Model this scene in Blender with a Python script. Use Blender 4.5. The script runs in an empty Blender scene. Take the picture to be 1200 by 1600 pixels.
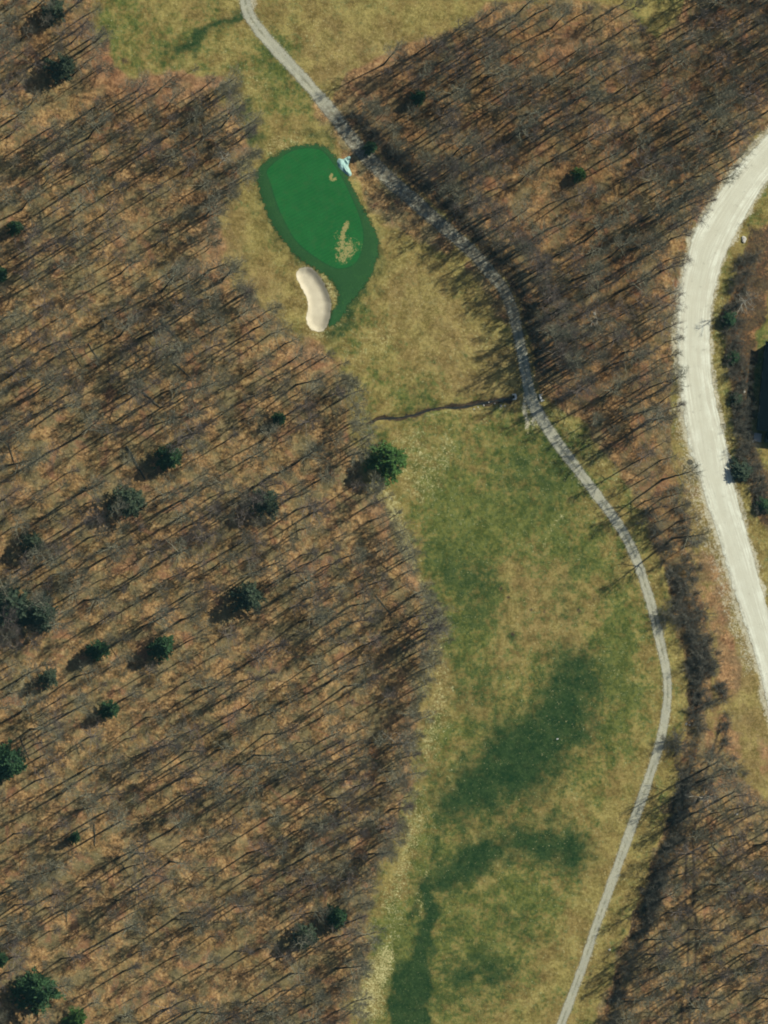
import bpy, math, random
import numpy as np
from mathutils import Vector, Matrix

# ------------------------------------------------------------------ camera, sky, sun, exposure
scene = bpy.context.scene
col = scene.collection
W_PX, H_PX = 1200.0, 1600.0
M_PX = 0.14                                   # metres on the ground per photograph pixel
CAM_DIST = 1500.0
OFF_NADIR = math.radians(15.0)
CAM_AZ = math.radians(203.0)                  # the aircraft is off to the lower left of the picture
FOV = 2 * math.atan(0.5 * H_PX * M_PX / CAM_DIST)
cdir = Vector((math.sin(OFF_NADIR) * math.cos(CAM_AZ), math.sin(OFF_NADIR) * math.sin(CAM_AZ), math.cos(OFF_NADIR)))
cam_data = bpy.data.cameras.new("camera")
cam = bpy.data.objects.new("camera", cam_data)
col.objects.link(cam)
z_ax = cdir.normalized()
y_ax = (Vector((0, 1, 0)) - z_ax * z_ax.y).normalized()
x_ax = y_ax.cross(z_ax)
CAM_POS = cdir * CAM_DIST
cam.matrix_world = Matrix(((x_ax.x, y_ax.x, z_ax.x, CAM_POS.x), (x_ax.y, y_ax.y, z_ax.y, CAM_POS.y),
                           (x_ax.z, y_ax.z, z_ax.z, CAM_POS.z), (0, 0, 0, 1)))
cam_data.sensor_fit = 'VERTICAL'
cam_data.sensor_height = 24.0
cam_data.lens = 12.0 / math.tan(FOV / 2)
cam_data.clip_start = 10.0
cam_data.clip_end = 6000.0
scene.camera = cam

SUN_EL, SUN_AZ = math.radians(46.0), math.radians(33.0)     # azimuth counted from +X, anticlockwise
world = bpy.data.worlds.new("World")
scene.world = world
world.use_nodes = True
wn = world.node_tree
wn.nodes.clear()
sky = wn.nodes.new('ShaderNodeTexSky')
sky.sky_type = 'NISHITA'
sky.sun_disc = False
sky.sun_elevation = SUN_EL
sky.sun_rotation = math.pi / 2 - SUN_AZ
bg = wn.nodes.new('ShaderNodeBackground')
bg.inputs['Strength'].default_value = 0.06
wo = wn.nodes.new('ShaderNodeOutputWorld')
wn.links.new(sky.outputs[0], bg.inputs['Color'])
wn.links.new(bg.outputs[0], wo.inputs['Surface'])
sun_data = bpy.data.lights.new("sun", 'SUN')
sun_data.energy = 4.5
sun_data.angle = math.radians(0.5)
sun_data.color = (1.0, 0.955, 0.81)
sun = bpy.data.objects.new("sun", sun_data)
col.objects.link(sun)
sdir = Vector((math.cos(SUN_EL) * math.cos(SUN_AZ), math.cos(SUN_EL) * math.sin(SUN_AZ), math.sin(SUN_EL)))
sun.rotation_euler = sdir.to_track_quat('Z', 'Y').to_euler()
sun.location = sdir * 300
scene.view_settings.view_transform = 'Standard'
scene.view_settings.look = 'None'
scene.view_settings.exposure = 0.15
scene.view_settings.gamma = 1.0
scene.render.engine = 'CYCLES'
scene.cycles.use_denoising = True
scene.cycles.max_bounces = 6
scene.cycles.transparent_max_bounces = 12
scene.cycles.filter_width = 1.9

# ------------------------------------------------------------------ pixel <-> ground
_X, _Y, _Z = (np.array(v) for v in (x_ax, y_ax, z_ax))
_C = np.array(CAM_POS)
_T = math.tan(FOV / 2) / (H_PX / 2)


def G(px, py, z=0.0):
    """the point at height z that the photograph's pixel (px, py) looks at"""
    px = np.asarray(px, float); py = np.asarray(py, float)
    a = (px - W_PX / 2) * _T; b = -(py - H_PX / 2) * _T
    d = a[..., None] * _X + b[..., None] * _Y - _Z
    t = (z - _C[2]) / d[..., 2]
    return _C[0] + d[..., 0] * t, _C[1] + d[..., 1] * t


def PIX(x, y, z=0.0):
    p = np.stack([np.asarray(x, float) - _C[0], np.asarray(y, float) - _C[1], np.zeros_like(np.asarray(x, float)) + z - _C[2]], -1)
    w = -(p @ _Z)
    return W_PX / 2 + (p @ _X) / w / _T, H_PX / 2 - (p @ _Y) / w / _T


# ------------------------------------------------------------------ small numeric helpers
def sm(a, b, x):
    t = np.clip((x - a) / (b - a), 0, 1)
    return t * t * (3 - 2 * t)


def vnoise(x, y, seed=0):
    tab = np.random.default_rng(seed).random((256, 256)).astype(np.float32)
    xi = np.floor(x).astype(np.int64); yi = np.floor(y).astype(np.int64)
    fx = x - xi; fy = y - yi
    fx = fx * fx * (3 - 2 * fx); fy = fy * fy * (3 - 2 * fy)
    x0, x1, y0, y1 = xi & 255, (xi + 1) & 255, yi & 255, (yi + 1) & 255
    return (tab[x0, y0] * (1 - fx) + tab[x1, y0] * fx) * (1 - fy) + (tab[x0, y1] * (1 - fx) + tab[x1, y1] * fx) * fy


def fbm(x, y, seed=0, octaves=4):
    s, a, t = 0.0, 1.0, 0.0
    for k in range(octaves):
        s = s + a * vnoise(x * 2 ** k + 17.3 * k, y * 2 ** k - 9.1 * k, seed + k); t += a; a *= 0.5
    return s / t


def d_line(px, py, pts):
    """distance to a polyline of (x, y, r), less the radius there; negative within it"""
    pts = np.asarray(pts, float)
    out = np.full(px.shape, 1e9)
    lo, hi = pts[:, :2].min(0) - 160, pts[:, :2].max(0) + 160
    m = (px > lo[0]) & (px < hi[0]) & (py > lo[1]) & (py < hi[1])
    qx, qy = px[m], py[m]
    best = np.full(qx.shape, 1e9)
    if len(pts) == 1:
        best = np.hypot(qx - pts[0, 0], qy - pts[0, 1]) - pts[0, 2]
    for (ax, ay, ar), (bx, by, br) in zip(pts[:-1], pts[1:]):
        dx, dy = bx - ax, by - ay
        t = np.clip(((qx - ax) * dx + (qy - ay) * dy) / (dx * dx + dy * dy + 1e-9), 0, 1)
        best = np.minimum(best, np.hypot(qx - ax - t * dx, qy - ay - t * dy) - (ar + t * (br - ar)))
    out[m] = best
    return out


def sd_poly(px, py, poly):
    """signed distance to a polygon, negative inside"""
    p = np.asarray(poly, float)
    d = np.full(px.shape, 1e18); inside = np.zeros(px.shape, bool)
    for (ax, ay), (bx, by) in zip(p, np.roll(p, -1, 0)):
        dx, dy = bx - ax, by - ay
        t = np.clip(((px - ax) * dx + (py - ay) * dy) / (dx * dx + dy * dy + 1e-9), 0, 1)
        d = np.minimum(d, (px - ax - t * dx) ** 2 + (py - ay - t * dy) ** 2)
        c = ((ay > py) != (by > py)) & (px < (bx - ax) * (py - ay) / (by - ay + 1e-12) + ax)
        inside ^= c
    return np.sqrt(d) * np.where(inside, -1, 1)


def smooth_line(pts, n, closed=False):
    """Catmull-Rom through pts (any columns), n points evenly along"""
    p = np.asarray(pts, float)
    ext = np.vstack([p[-1:], p, p[:2]]) if closed else np.vstack([2 * p[:1] - p[1:2], p, 2 * p[-1:] - p[-2:-1]])
    out = []
    for i in range(1, len(ext) - 2):
        a, b, c, d = ext[i - 1:i + 3]
        t = np.linspace(0, 1, 24, endpoint=False)[:, None]
        out.append(0.5 * (2 * b + (c - a) * t + (2 * a - 5 * b + 4 * c - d) * t ** 2 + (3 * b - a - 3 * c + d) * t ** 3))
    out = np.vstack(out + [ext[-2:-1]])
    s = np.concatenate([[0], np.cumsum(np.hypot(*np.diff(out[:, :2], axis=0).T))])
    q = np.linspace(0, s[-1], n, endpoint=not closed)
    return np.stack([np.interp(q, s, out[:, k]) for k in range(p.shape[1])], 1)


# ------------------------------------------------------------------ traced outlines (photograph pixels -> ground)
PATH = [(377, -60, 10), (381, -12, 10), (388, 20, 10), (404, 45, 10), (430, 76, 9.5), (460, 108, 9.5), (490, 142, 10), (510, 166, 10.5), (530, 191, 11),
        (553, 222, 12), (580, 252, 12.5), (610, 282, 12.5), (645, 312, 12), (680, 343, 11.5), (712, 370, 11), (740, 395, 11), (766, 425, 10.5),
        (786, 450, 10), (799, 477, 9.5), (807, 508, 9), (814, 542, 9), (820, 575, 9), (826, 605, 9.5), (834, 632, 10), (850, 660, 9.5), (872, 693, 9),
        (901, 731, 8.5), (931, 771, 8.5), (958, 807, 8.5), (980, 842, 8.5), (996, 878, 8.5), (1008, 915, 8), (1018, 947, 8), (1026, 980, 8), (1034, 1015, 7.5),
        (1041, 1050, 7), (1043, 1085, 7), (1039, 1120, 7.5), (1031, 1160, 7.5), (1019, 1200, 8), (1004, 1245, 8), (986, 1295, 8), (966, 1350, 7.5),
        (948, 1400, 7.5), (930, 1450, 7.5), (912, 1505, 7.5), (892, 1560, 7.5), (875, 1605, 7.5), (850, 1670, 7.5)]
ROAD_L = [(1290, 90), (1235, 160), (1198, 208), (1170, 236), (1146, 264), (1120, 302), (1098, 335), (1082, 364), (1073, 400), (1063, 440), (1057, 490), (1056, 540),
          (1061, 590), (1066, 645), (1076, 700), (1090, 745), (1102, 785), (1118, 830), (1131, 875), (1145, 925), (1162, 975), (1180, 1030), (1196, 1095), (1212, 1160), (1225, 1230)]
ROAD_R = [(1310, 190), (1245, 240), (1200, 282), (1178, 315), (1158, 350), (1139, 387), (1126, 420), (1114, 470), (1110, 520), (1112, 580), (1121, 640), (1136, 700),
          (1147, 760), (1163, 820), (1177, 870), (1190, 920), (1206, 975), (1225, 1035), (1240, 1095), (1252, 1160), (1265, 1230)]
GREEN = [(410, 257), (440, 237), (467, 228), (497, 227), (515, 236), (533, 262), (553, 300), (573, 338), (588, 368), (589, 400), (578, 432), (560, 458), (545, 474), (536, 494), (524, 506), (512, 512),
         (514, 494), (527, 476), (526, 452), (510, 432), (487, 417), (463, 400), (443, 377), (423, 347), (410, 313), (403, 287), (400, 270)]
GREEN_IN = [(420, 262), (443, 243), (467, 233), (493, 233), (508, 241), (530, 272), (547, 306), (561, 340), (567, 367), (564, 393), (553, 413), (534, 420), (517, 417),
            (487, 399), (461, 376), (444, 347), (431, 317), (422, 287), (416, 272)]
BUNKER = [(463, 430), (467, 421), (480, 418), (493, 426), (507, 446), (516, 470), (516, 488), (512, 505), (506, 515), (497, 518), (484, 512), (479, 497), (482, 477), (477, 460), (468, 443)]
CREEK = [(577, 664, 1.0), (584, 660, 1.6), (590, 656, 2.0), (600, 654, 2.5), (625, 652, 2.6), (648, 648, 2.8), (670, 641, 2.6), (690, 636, 2.6), (712, 637, 3), (735, 634, 3.4), (760, 629, 3.8), (785, 624, 4), (800, 623, 5)]
WOOD_L = [(-500, -500), (130, -500), (150, -100), (150, 0), (160, 60), (176, 100), (200, 124), (260, 122), (320, 122), (352, 140), (372, 172), (386, 205), (396, 235), (380, 262), (362, 300), (344, 330),
          (338, 370), (346, 420), (372, 450), (410, 480), (445, 508), (480, 530), (520, 560), (545, 610), (556, 660), (566, 700), (572, 745), (588, 772), (606, 800), (622, 845), (640, 885), (656, 920), (668, 960), (676, 1000), (668, 1055),
          (652, 1100), (642, 1150), (642, 1200), (628, 1260), (606, 1320), (582, 1380), (566, 1440), (566, 1500), (556, 1550), (546, 1600), (520, 1900), (-500, 2100)]
WOOD_R = [(512, 162), (540, 118), (580, 96), (620, 72), (665, 56), (700, 48), (736, 30), (752, 12), (800, 6), (860, 2), (920, -2), (975, 6), (1000, 45), (1030, 60), (1056, 36), (1070, -5), (1080, -500), (1700, -500), (1500, -150), (1290, 85), (1195, 205),
          (1120, 300), (1080, 362), (1060, 440), (1052, 560), (1046, 640), (1050, 720), (1062, 780), (1078, 850), (1098, 930), (1106, 1000), (1110, 1080), (1104, 1130), (1130, 1190), (1180, 1240), (1260, 1300), (1500, 1400), (1600, 2000),
          (890, 2000), (910, 1660), (948, 1560), (975, 1470), (1005, 1380), (1035, 1300), (1060, 1220), (1072, 1150), (1076, 1080), (1072, 1020), (1056, 960), (1042, 900), (1024, 850), (1000, 800), (972, 752), (940, 706), (905, 664), (868, 640), (846, 610), (836, 575),
          (825, 520), (810, 470), (780, 425), (735, 380), (680, 330), (620, 276), (560, 215)]
STRIP_R = [(1168, 372), (1200, 350), (1400, 250), (1400, 400), (1205, 455), (1190, 500), (1184, 540), (1178, 600), (1174, 660), (1180, 700), (1195, 730), (1260, 760), (1300, 900), (1220, 870), (1194, 830), (1176, 790),
           (1160, 740), (1152, 700), (1144, 650), (1140, 600), (1136, 560), (1132, 520), (1126, 490), (1146, 450), (1160, 410)]


# ------------------------------------------------------------------ terrain height (metres), from ground x, y
def terrain(x, y):
    x = np.asarray(x, float); y = np.asarray(y, float)
    px, py = PIX(x, y)
    h = 0.8 * (fbm(x / 42, y / 42, 3, 3) - 0.5) + 0.10 * (fbm(x / 7, y / 7, 9, 2) - 0.5)
    sdg = sd_poly(px, py, GREEN)
    h = h + 0.55 * sm(22, -12, sdg)                                  # the raised green
    sdb = sd_poly(px, py, BUNKER)
    h = h - 0.75 * sm(3, -9, sdb) + 0.18 * sm(12, 3, sdb) * sm(-3, 3, sdb)
    dc = d_line(px, py, CREEK)
    h = h - 0.6 * sm(5, -2, dc)                                     # the creek in its cut
    flat = sm(-3, -14, d_line(px, py, PATH))                         # the path lies a little below its verges
    h = h - 0.05 * flat
    # the bank on which the hedge row stands, above the cart path
    bank = [(955, 1580, 0), (985, 1480, 0), (1015, 1390, 0), (1046, 1300, 0), (1068, 1220, 0), (1080, 1150, 0), (1084, 1080, 0), (1079, 1010, 0), (1063, 950, 0), (1048, 890, 0)]
    h = h - 1.1 * sm(16, 2, d_line(px, py, bank)) * 0.8
    return h


# ------------------------------------------------------------------ materials
class NT:
    """a short way of writing node trees"""
    def __init__(self, name):
        self.m = bpy.data.materials.new(name); self.m.use_nodes = True
        self.t = self.m.node_tree; self.t.nodes.clear()
        self.out = self.n('ShaderNodeOutputMaterial')

    def n(self, kind, **kw):
        nd = self.t.nodes.new(kind)
        for k, v in kw.items():
            setattr(nd, k, v)
        return nd

    def put(self, sock, v):
        if hasattr(v, 'is_output') or hasattr(v, 'links'):
            self.t.links.new(v, sock)
        else:
            sock.default_value = v if not isinstance(v, tuple) or len(v) != 3 else (*v, 1.0) if sock.type == 'RGBA' else v
        return sock

    def noise(self, scale, detail=4, rough=0.55, vec=None, distort=0.0):
        nd = self.n('ShaderNodeTexNoise')
        nd.inputs['Scale'].default_value = scale; nd.inputs['Detail'].default_value = detail
        nd.inputs['Roughness'].default_value = rough; nd.inputs['Distortion'].default_value = distort
        self.t.links.new(vec if vec is not None else self.pos(), nd.inputs['Vector'])
        return nd.outputs[0]

    def pos(self):
        if not hasattr(self, '_p'):
            self._p = self.n('ShaderNodeNewGeometry').outputs['Position']
        return self._p

    def ramp(self, fac, stops):
        nd = self.n('ShaderNodeValToRGB')
        e = nd.color_ramp.elements
        while len(e) < len(stops):
            e.new(0.5)
        for el, (p, c) in zip(e, stops):
            el.position = p; el.color = (*c, 1.0) if len(c) == 3 else c
        self.t.links.new(fac, nd.inputs[0])
        return nd.outputs[0]

    def math(self, op, a, b=0.0, clamp=False):
        nd = self.n('ShaderNodeMath', operation=op, use_clamp=clamp)
        self.put(nd.inputs[0], a); self.put(nd.inputs[1], b)
        return nd.outputs[0]

    def remap(self, v, a, b, c=0.0, d=1.0):
        nd = self.n('ShaderNodeMapRange', interpolation_type='SMOOTHSTEP')
        self.put(nd.inputs[0], v)
        for k, q in zip((1, 2, 3, 4), (a, b, c, d)):
            nd.inputs[k].default_value = q
        return nd.outputs[0]

    def mix(self, fac, a, b, blend='MIX'):
        nd = self.n('ShaderNodeMix', data_type='RGBA', blend_type=blend)
        self.put(nd.inputs[0], fac); self.put(nd.inputs[6], a); self.put(nd.inputs[7], b)
        return nd.outputs[2]

    def attr(self, name):
        return self.n('ShaderNodeAttribute', attribute_name=name)

    def sep(self, c):
        nd = self.n('ShaderNodeSeparateColor'); self.t.links.new(c, nd.inputs[0])
        return nd.outputs

    def surface(self, color, rough=0.9, spec=0.15, bump=None, bump_d=0.05, alpha=None):
        b = self.n('ShaderNodeBsdfPrincipled')
        self.put(b.inputs['Base Color'], color); self.put(b.inputs['Roughness'], rough)
        b.inputs['Specular IOR Level'].default_value = spec
        if bump is not None:
            bn = self.n('ShaderNodeBump'); bn.inputs['Distance'].default_value = bump_d; bn.inputs['Strength'].default_value = 1.0
            self.t.links.new(bump, bn.inputs['Height']); self.t.links.new(bn.outputs[0], b.inputs['Normal'])
        if alpha is not None:
            self.put(b.inputs['Alpha'], alpha)
        self.t.links.new(b.outputs[0], self.out.inputs['Surface'])
        return self.m


def mat_ground():
    t = NT('ground_cover')
    A = t.attr('cover_a'); B = t.attr('cover_b')
    a = t.sep(A.outputs['Color']); b = t.sep(B.outputs['Color'])
    litter, green, lush, pale = a[0], a[1], a[2], A.outputs['Alpha']
    soil_shade, brown, tone = b[0], b[1], b[2]
    n_big = t.noise(0.16, 5, 0.6); n_mid = t.noise(0.55, 5, 0.65); n_fine = t.noise(2.6, 6, 0.75); n_grain = t.noise(8.0, 3, 0.7); n_two = t.noise(1.3, 5, 0.7)
    n_tuft = t.noise(1.5, 3, 0.6)
    n_wide = t.noise(0.34, 9, 0.72, distort=0.35)
    grit = t.remap(t.math('ADD', t.math('MULTIPLY', n_tuft, 0.28), t.math('ADD', t.math('MULTIPLY', n_fine, 0.22), t.math('MULTIPLY', n_wide, 0.50))), 0.39, 0.61)
    mott = t.math('SUBTRACT', t.math('ADD', t.math('ADD', t.math('MULTIPLY', n_mid, 0.30), t.math('MULTIPLY', t.noise(0.22, 6, 0.68), 0.34)), t.math('ADD', t.math('MULTIPLY', n_two, 0.24), t.math('MULTIPLY', n_fine, 0.12))), 0.5)
    tan = t.mix(grit, (0.128, 0.104, 0.029), (0.335, 0.278, 0.095))
    tan = t.mix(t.remap(n_big, 0.40, 0.60), tan, t.mix(grit, (0.115, 0.085, 0.026), (0.285, 0.215, 0.076)))
    tan = t.mix(t.remap(mott, 0.02, 0.12, 0.0, 0.75), tan, t.mix(grit, (0.19, 0.155, 0.058), (0.41, 0.35, 0.155)))
    tan = t.mix(t.remap(mott, -0.04, -0.14, 0.0, 0.6), tan, (0.085, 0.078, 0.024))
    tan = t.mix(t.math('MULTIPLY', brown, t.remap(mott, -0.12, 0.10, 0.0, 0.8)), tan, t.mix(grit, (0.150, 0.098, 0.044), (0.33, 0.225, 0.115)))
    olive = t.mix(grit, (0.058, 0.076, 0.015), (0.168, 0.178, 0.048))
    olive = t.mix(t.remap(n_two, 0.45, 0.60), olive, t.mix(grit, (0.032, 0.056, 0.013), (0.088, 0.118, 0.032)))
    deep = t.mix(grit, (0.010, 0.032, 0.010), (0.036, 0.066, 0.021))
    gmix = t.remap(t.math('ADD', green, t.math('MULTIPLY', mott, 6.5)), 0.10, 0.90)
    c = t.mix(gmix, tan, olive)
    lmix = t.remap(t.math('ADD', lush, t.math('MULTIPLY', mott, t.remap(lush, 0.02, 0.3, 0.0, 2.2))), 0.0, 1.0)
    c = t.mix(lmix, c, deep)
    straw = t.mix(grit, (0.25, 0.215, 0.080), (0.54, 0.50, 0.25))
    pmix = t.remap(t.math('ADD', pale, t.math('MULTIPLY', t.math('SUBTRACT', t.math('ADD', t.math('MULTIPLY', n_fine, 0.6), t.math('MULTIPLY', n_two, 0.4)), 0.5), 3.6)), 0.28, 0.95)
    c = t.mix(pmix, c, straw)
    # fallen leaves
    l_a = t.noise(0.42, 7, 0.72, distort=0.5); l_b = t.noise(1.7, 6, 0.75)
    lf = t.math('ADD', t.math('MULTIPLY', l_a, 0.5), t.math('MULTIPLY', l_b, 0.5))
    leaf = t.ramp(lf, [(0.38, (0.04, 0.028, 0.014)), (0.45, (0.13, 0.080, 0.036)), (0.505, (0.25, 0.148, 0.064)), (0.56, (0.42, 0.265, 0.115)), (0.66, (0.54, 0.39, 0.20))])
    leaf = t.mix(t.remap(t.noise(0.13, 4, 0.6), 0.42, 0.62), leaf, t.mix(0.8, leaf, (0.66, 0.72, 0.66), 'MULTIPLY'))
    leaf = t.mix(t.math('MULTIPLY', t.remap(t.noise(0.24, 5, 0.65), 0.44, 0.58), 0.72), leaf, t.mix(grit, (0.070, 0.068, 0.034), (0.22, 0.19, 0.095)))
    leaf = t.mix(t.math('MULTIPLY', t.remap(t.noise(0.2, 4, 0.65, distort=0.6), 0.54, 0.66), 0.55), leaf, t.mix(l_b, (0.19, 0.085, 0.045), (0.33, 0.16, 0.09)))
    leaf = t.mix(t.math('MULTIPLY', t.remap(t.noise(2.6, 4, 0.7), 0.58, 0.68), 0.5), leaf, (0.50, 0.40, 0.25))
    leaf = t.mix(t.math('MULTIPLY', brown, 0.7), leaf, t.mix(t.remap(lf, 0.42, 0.6), (0.17, 0.085, 0.042), (0.42, 0.235, 0.125)))
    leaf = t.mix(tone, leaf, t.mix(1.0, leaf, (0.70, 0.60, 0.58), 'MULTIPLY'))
    wmix = t.remap(t.math('ADD', litter, t.math('MULTIPLY', mott, 2.2)), 0.2, 0.8)
    c = t.mix(wmix, c, leaf)
    dmix = t.remap(t.math('ADD', B.outputs['Alpha'], t.math('MULTIPLY', t.math('SUBTRACT', t.math('ADD', t.math('MULTIPLY', n_two, 0.5), t.math('MULTIPLY', n_fine, 0.5)), 0.5), 2.6)), 0.3, 0.9)
    c = t.mix(dmix, c, t.mix(grit, (0.33, 0.30, 0.205), (0.52, 0.49, 0.365)))
    mud_shade = t.mix(grit, (0.03, 0.022, 0.015), (0.085, 0.06, 0.038))  # mud of creek and ruts; also the painted shade along hedge bank and path
    smix = t.remap(t.math('ADD', soil_shade, t.math('MULTIPLY', t.math('SUBTRACT', t.math('ADD', t.math('MULTIPLY', n_fine, 0.5), t.math('MULTIPLY', n_two, 0.5)), 0.5), 1.8)), 0.3, 0.7)
    c = t.mix(smix, c, mud_shade)
    return t.surface(c, 0.95, 0.05, bump=t.math('ADD', n_fine, t.math('MULTIPLY', l_b, 0.6)), bump_d=0.10)


def mat_putting():
    t = NT('mown_green')
    A = t.attr('turf'); a = t.sep(A.outputs['Color'])
    inner, bare = a[0], a[1]
    g = t.noise(6.0, 5, 0.7); gb = t.noise(0.45, 4, 0.6)
    wv = t.n('ShaderNodeTexWave', wave_type='BANDS'); wv.inputs['Scale'].default_value = 0.42; wv.inputs['Distortion'].default_value = 1.0
    mp = t.n('ShaderNodeMapping'); mp.inputs['Rotation'].default_value = (0, 0, math.radians(61))
    t.t.links.new(t.pos(), mp.inputs[0]); t.t.links.new(mp.outputs[0], wv.inputs[0])
    fine = t.mix(t.remap(gb, 0.35, 0.65), (0.009, 0.098, 0.021), (0.015, 0.124, 0.029))
    fine = t.mix(t.math('MULTIPLY', wv.outputs[1], 0.4), fine, (0.018, 0.145, 0.034))
    fine = t.mix(t.remap(t.noise(0.9, 6, 0.72), 0.45, 0.62, 0.0, 0.45), fine, (0.013, 0.088, 0.022))
    fine = t.mix(t.math('MULTIPLY', t.remap(g, 0.4, 0.6), 0.55), fine, (0.009, 0.078, 0.019))
    rough = t.mix(t.remap(g, 0.3, 0.7), (0.012, 0.052, 0.016), (0.030, 0.096, 0.028))
    c = t.mix(t.remap(t.math('ADD', inner, t.math('MULTIPLY', t.math('SUBTRACT', t.noise(1.2, 4, 0.7), 0.5), 0.5)), 0.15, 0.8), rough, fine)
    cut = t.remap(t.math('ABSOLUTE', t.math('SUBTRACT', inner, 0.45)), 0.0, 0.4, 1.0, 0.0)
    c = t.mix(t.math('MULTIPLY', cut, 0.5), c, (0.007, 0.048, 0.016))
    c = t.mix(t.math('MULTIPLY', t.remap(t.noise(0.9, 5, 0.7), 0.5, 0.66), 0.35), c, (0.034, 0.108, 0.029))
    bmix = t.remap(t.math('ADD', bare, t.math('MULTIPLY', t.math('SUBTRACT', t.noise(1.5, 6, 0.75), 0.5), t.remap(bare, 0.0, 0.25, 0.0, 3.2))), 0.3, 0.8)
    c = t.mix(t.math('MULTIPLY', bmix, 0.88), c, t.mix(t.remap(g, 0.35, 0.65), (0.19, 0.18, 0.06), (0.38, 0.32, 0.135)))
    ed = t.math('ADD', a[2], t.math('MULTIPLY', t.math('SUBTRACT', t.noise(1.6, 5, 0.75), 0.5), 2.2))
    return t.surface(c, 0.85, 0.1, bump=g, bump_d=0.02, alpha=t.remap(ed, 0.1, 0.6))


def mat_sand():
    t = NT('bunker_sand')
    A = t.sep(t.attr('turf').outputs['Color'])
    g = t.noise(5, 5, 0.7); b = t.noise(0.5, 3, 0.5)
    c = t.mix(t.remap(b, 0.3, 0.7), (0.55, 0.50, 0.375), (0.64, 0.585, 0.445))
    c = t.mix(t.math('MULTIPLY', t.remap(g, 0.3, 0.7), 0.4), c, (0.42, 0.36, 0.25))
    ed = t.math('ADD', A[2], t.math('MULTIPLY', t.math('SUBTRACT', t.noise(1.4, 5, 0.75), 0.5), 1.5))
    return t.surface(c, 0.95, 0.05, bump=g, bump_d=0.05, alpha=t.remap(ed, 0.15, 0.6))


def mat_path():
    t = NT('worn_gravel_path')
    A = t.sep(t.attr('turf').outputs['Color'])          # r across -1..1 as 0..1, b edge
    g = t.noise(4.5, 6, 0.75); m = t.noise(0.5, 4, 0.6)
    c = t.mix(t.remap(g, 0.3, 0.7), (0.29, 0.285, 0.205), (0.46, 0.45, 0.35))
    c = t.mix(t.math('MULTIPLY', t.remap(m, 0.35, 0.65), 0.5), c, (0.27, 0.275, 0.225))
    ac = t.math('ABSOLUTE', t.math('SUBTRACT', A[0], 0.5))
    mid = t.math('MULTIPLY', t.remap(ac, 0.02, 0.13, 1.0, 0.0), t.remap(t.noise(0.9, 5, 0.7), 0.35, 0.6))
    c = t.mix(t.math('MULTIPLY', t.math('MULTIPLY', mid, t.remap(t.noise(0.12, 4, 0.6), 0.40, 0.58)), 0.8), c, (0.155, 0.155, 0.10))
    debris = t.remap(t.noise(2.4, 6, 0.75), 0.56, 0.66)
    c = t.mix(t.math('MULTIPLY', debris, 0.75), c, (0.15, 0.125, 0.08))
    leafy_shade = t.math('MULTIPLY', A[1], t.remap(t.noise(1.1, 6, 0.8), 0.36, 0.56))  # leaf debris, and the trees' shade put into the path colour
    c = t.mix(t.math('MULTIPLY', leafy_shade, 0.9), c, (0.12, 0.105, 0.075))
    ed = t.math('ADD', A[2], t.math('MULTIPLY', t.math('SUBTRACT', t.noise(1.8, 5, 0.75), 0.5), 1.5))
    return t.surface(c, 0.9, 0.1, bump=g, bump_d=0.03, alpha=t.remap(ed, 0.12, 0.85))


def mat_road():
    t = NT('pale_gravel_road')
    A = t.sep(t.attr('turf').outputs['Color'])
    g = t.noise(5, 6, 0.75); m = t.noise(0.35, 5, 0.6)
    c = t.mix(t.remap(g, 0.3, 0.7), (0.58, 0.595, 0.485), (0.75, 0.765, 0.65))
    c = t.mix(t.math('MULTIPLY', t.remap(m, 0.4, 0.6), 0.6), c, (0.52, 0.515, 0.41))
    cmb = t.n('ShaderNodeCombineXYZ')
    t.put(cmb.inputs[0], t.math('MULTIPLY', A[0], 22.0)); t.put(cmb.inputs[1], t.math('MULTIPLY', A[1], 14.0))
    st = t.noise(1.0, 4, 0.6, vec=cmb.outputs[0])
    c = t.mix(t.math('MULTIPLY', t.remap(st, 0.42, 0.6), 0.75), c, (0.49, 0.475, 0.375))
    wheel = t.remap(t.math('ABSOLUTE', t.math('SUBTRACT', A[0], 0.48)), 0.05, 0.26, 1.0, 0.0)
    c = t.mix(t.math('MULTIPLY', wheel, 0.7), c, (0.52, 0.515, 0.41))
    ridge = t.remap(t.math('ABSOLUTE', t.math('SUBTRACT', t.math('ADD', A[0], t.math('MULTIPLY', t.math('SUBTRACT', t.noise(0.25, 3, 0.5), 0.5), 0.05)), 0.145)), 0.012, 0.045, 1.0, 0.0)
    ridge = t.math('MULTIPLY', ridge, t.remap(t.noise(1.3, 5, 0.7), 0.40, 0.6))
    ridge = t.math('MULTIPLY', ridge, t.remap(A[1], 0.44, 0.5))
    c = t.mix(t.math('MULTIPLY', ridge, 0.7), c, (0.33, 0.32, 0.25))
    ed = t.math('ADD', A[2], t.math('MULTIPLY', t.math('SUBTRACT', t.noise(0.6, 6, 0.78), 0.5), 2.2))
    return t.surface(c, 0.92, 0.1, bump=g, bump_d=0.03, alpha=t.remap(ed, 0.25, 0.85))


def mat_bark(name, dark, light, vary=0.35):
    t = NT(name)
    n = t.noise(2.5, 4, 0.7, vec=t.n('ShaderNodeTexCoord').outputs['Object'])
    rnd = t.n('ShaderNodeObjectInfo').outputs['Random']
    c = t.mix(t.remap(n, 0.3, 0.7), dark, light)
    c = t.mix(t.math('MULTIPLY', rnd, vary), c, t.mix(1.0, c, (0.6, 0.58, 0.55), 'MULTIPLY'))
    return t.surface(c, 0.9, 0.1)


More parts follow.
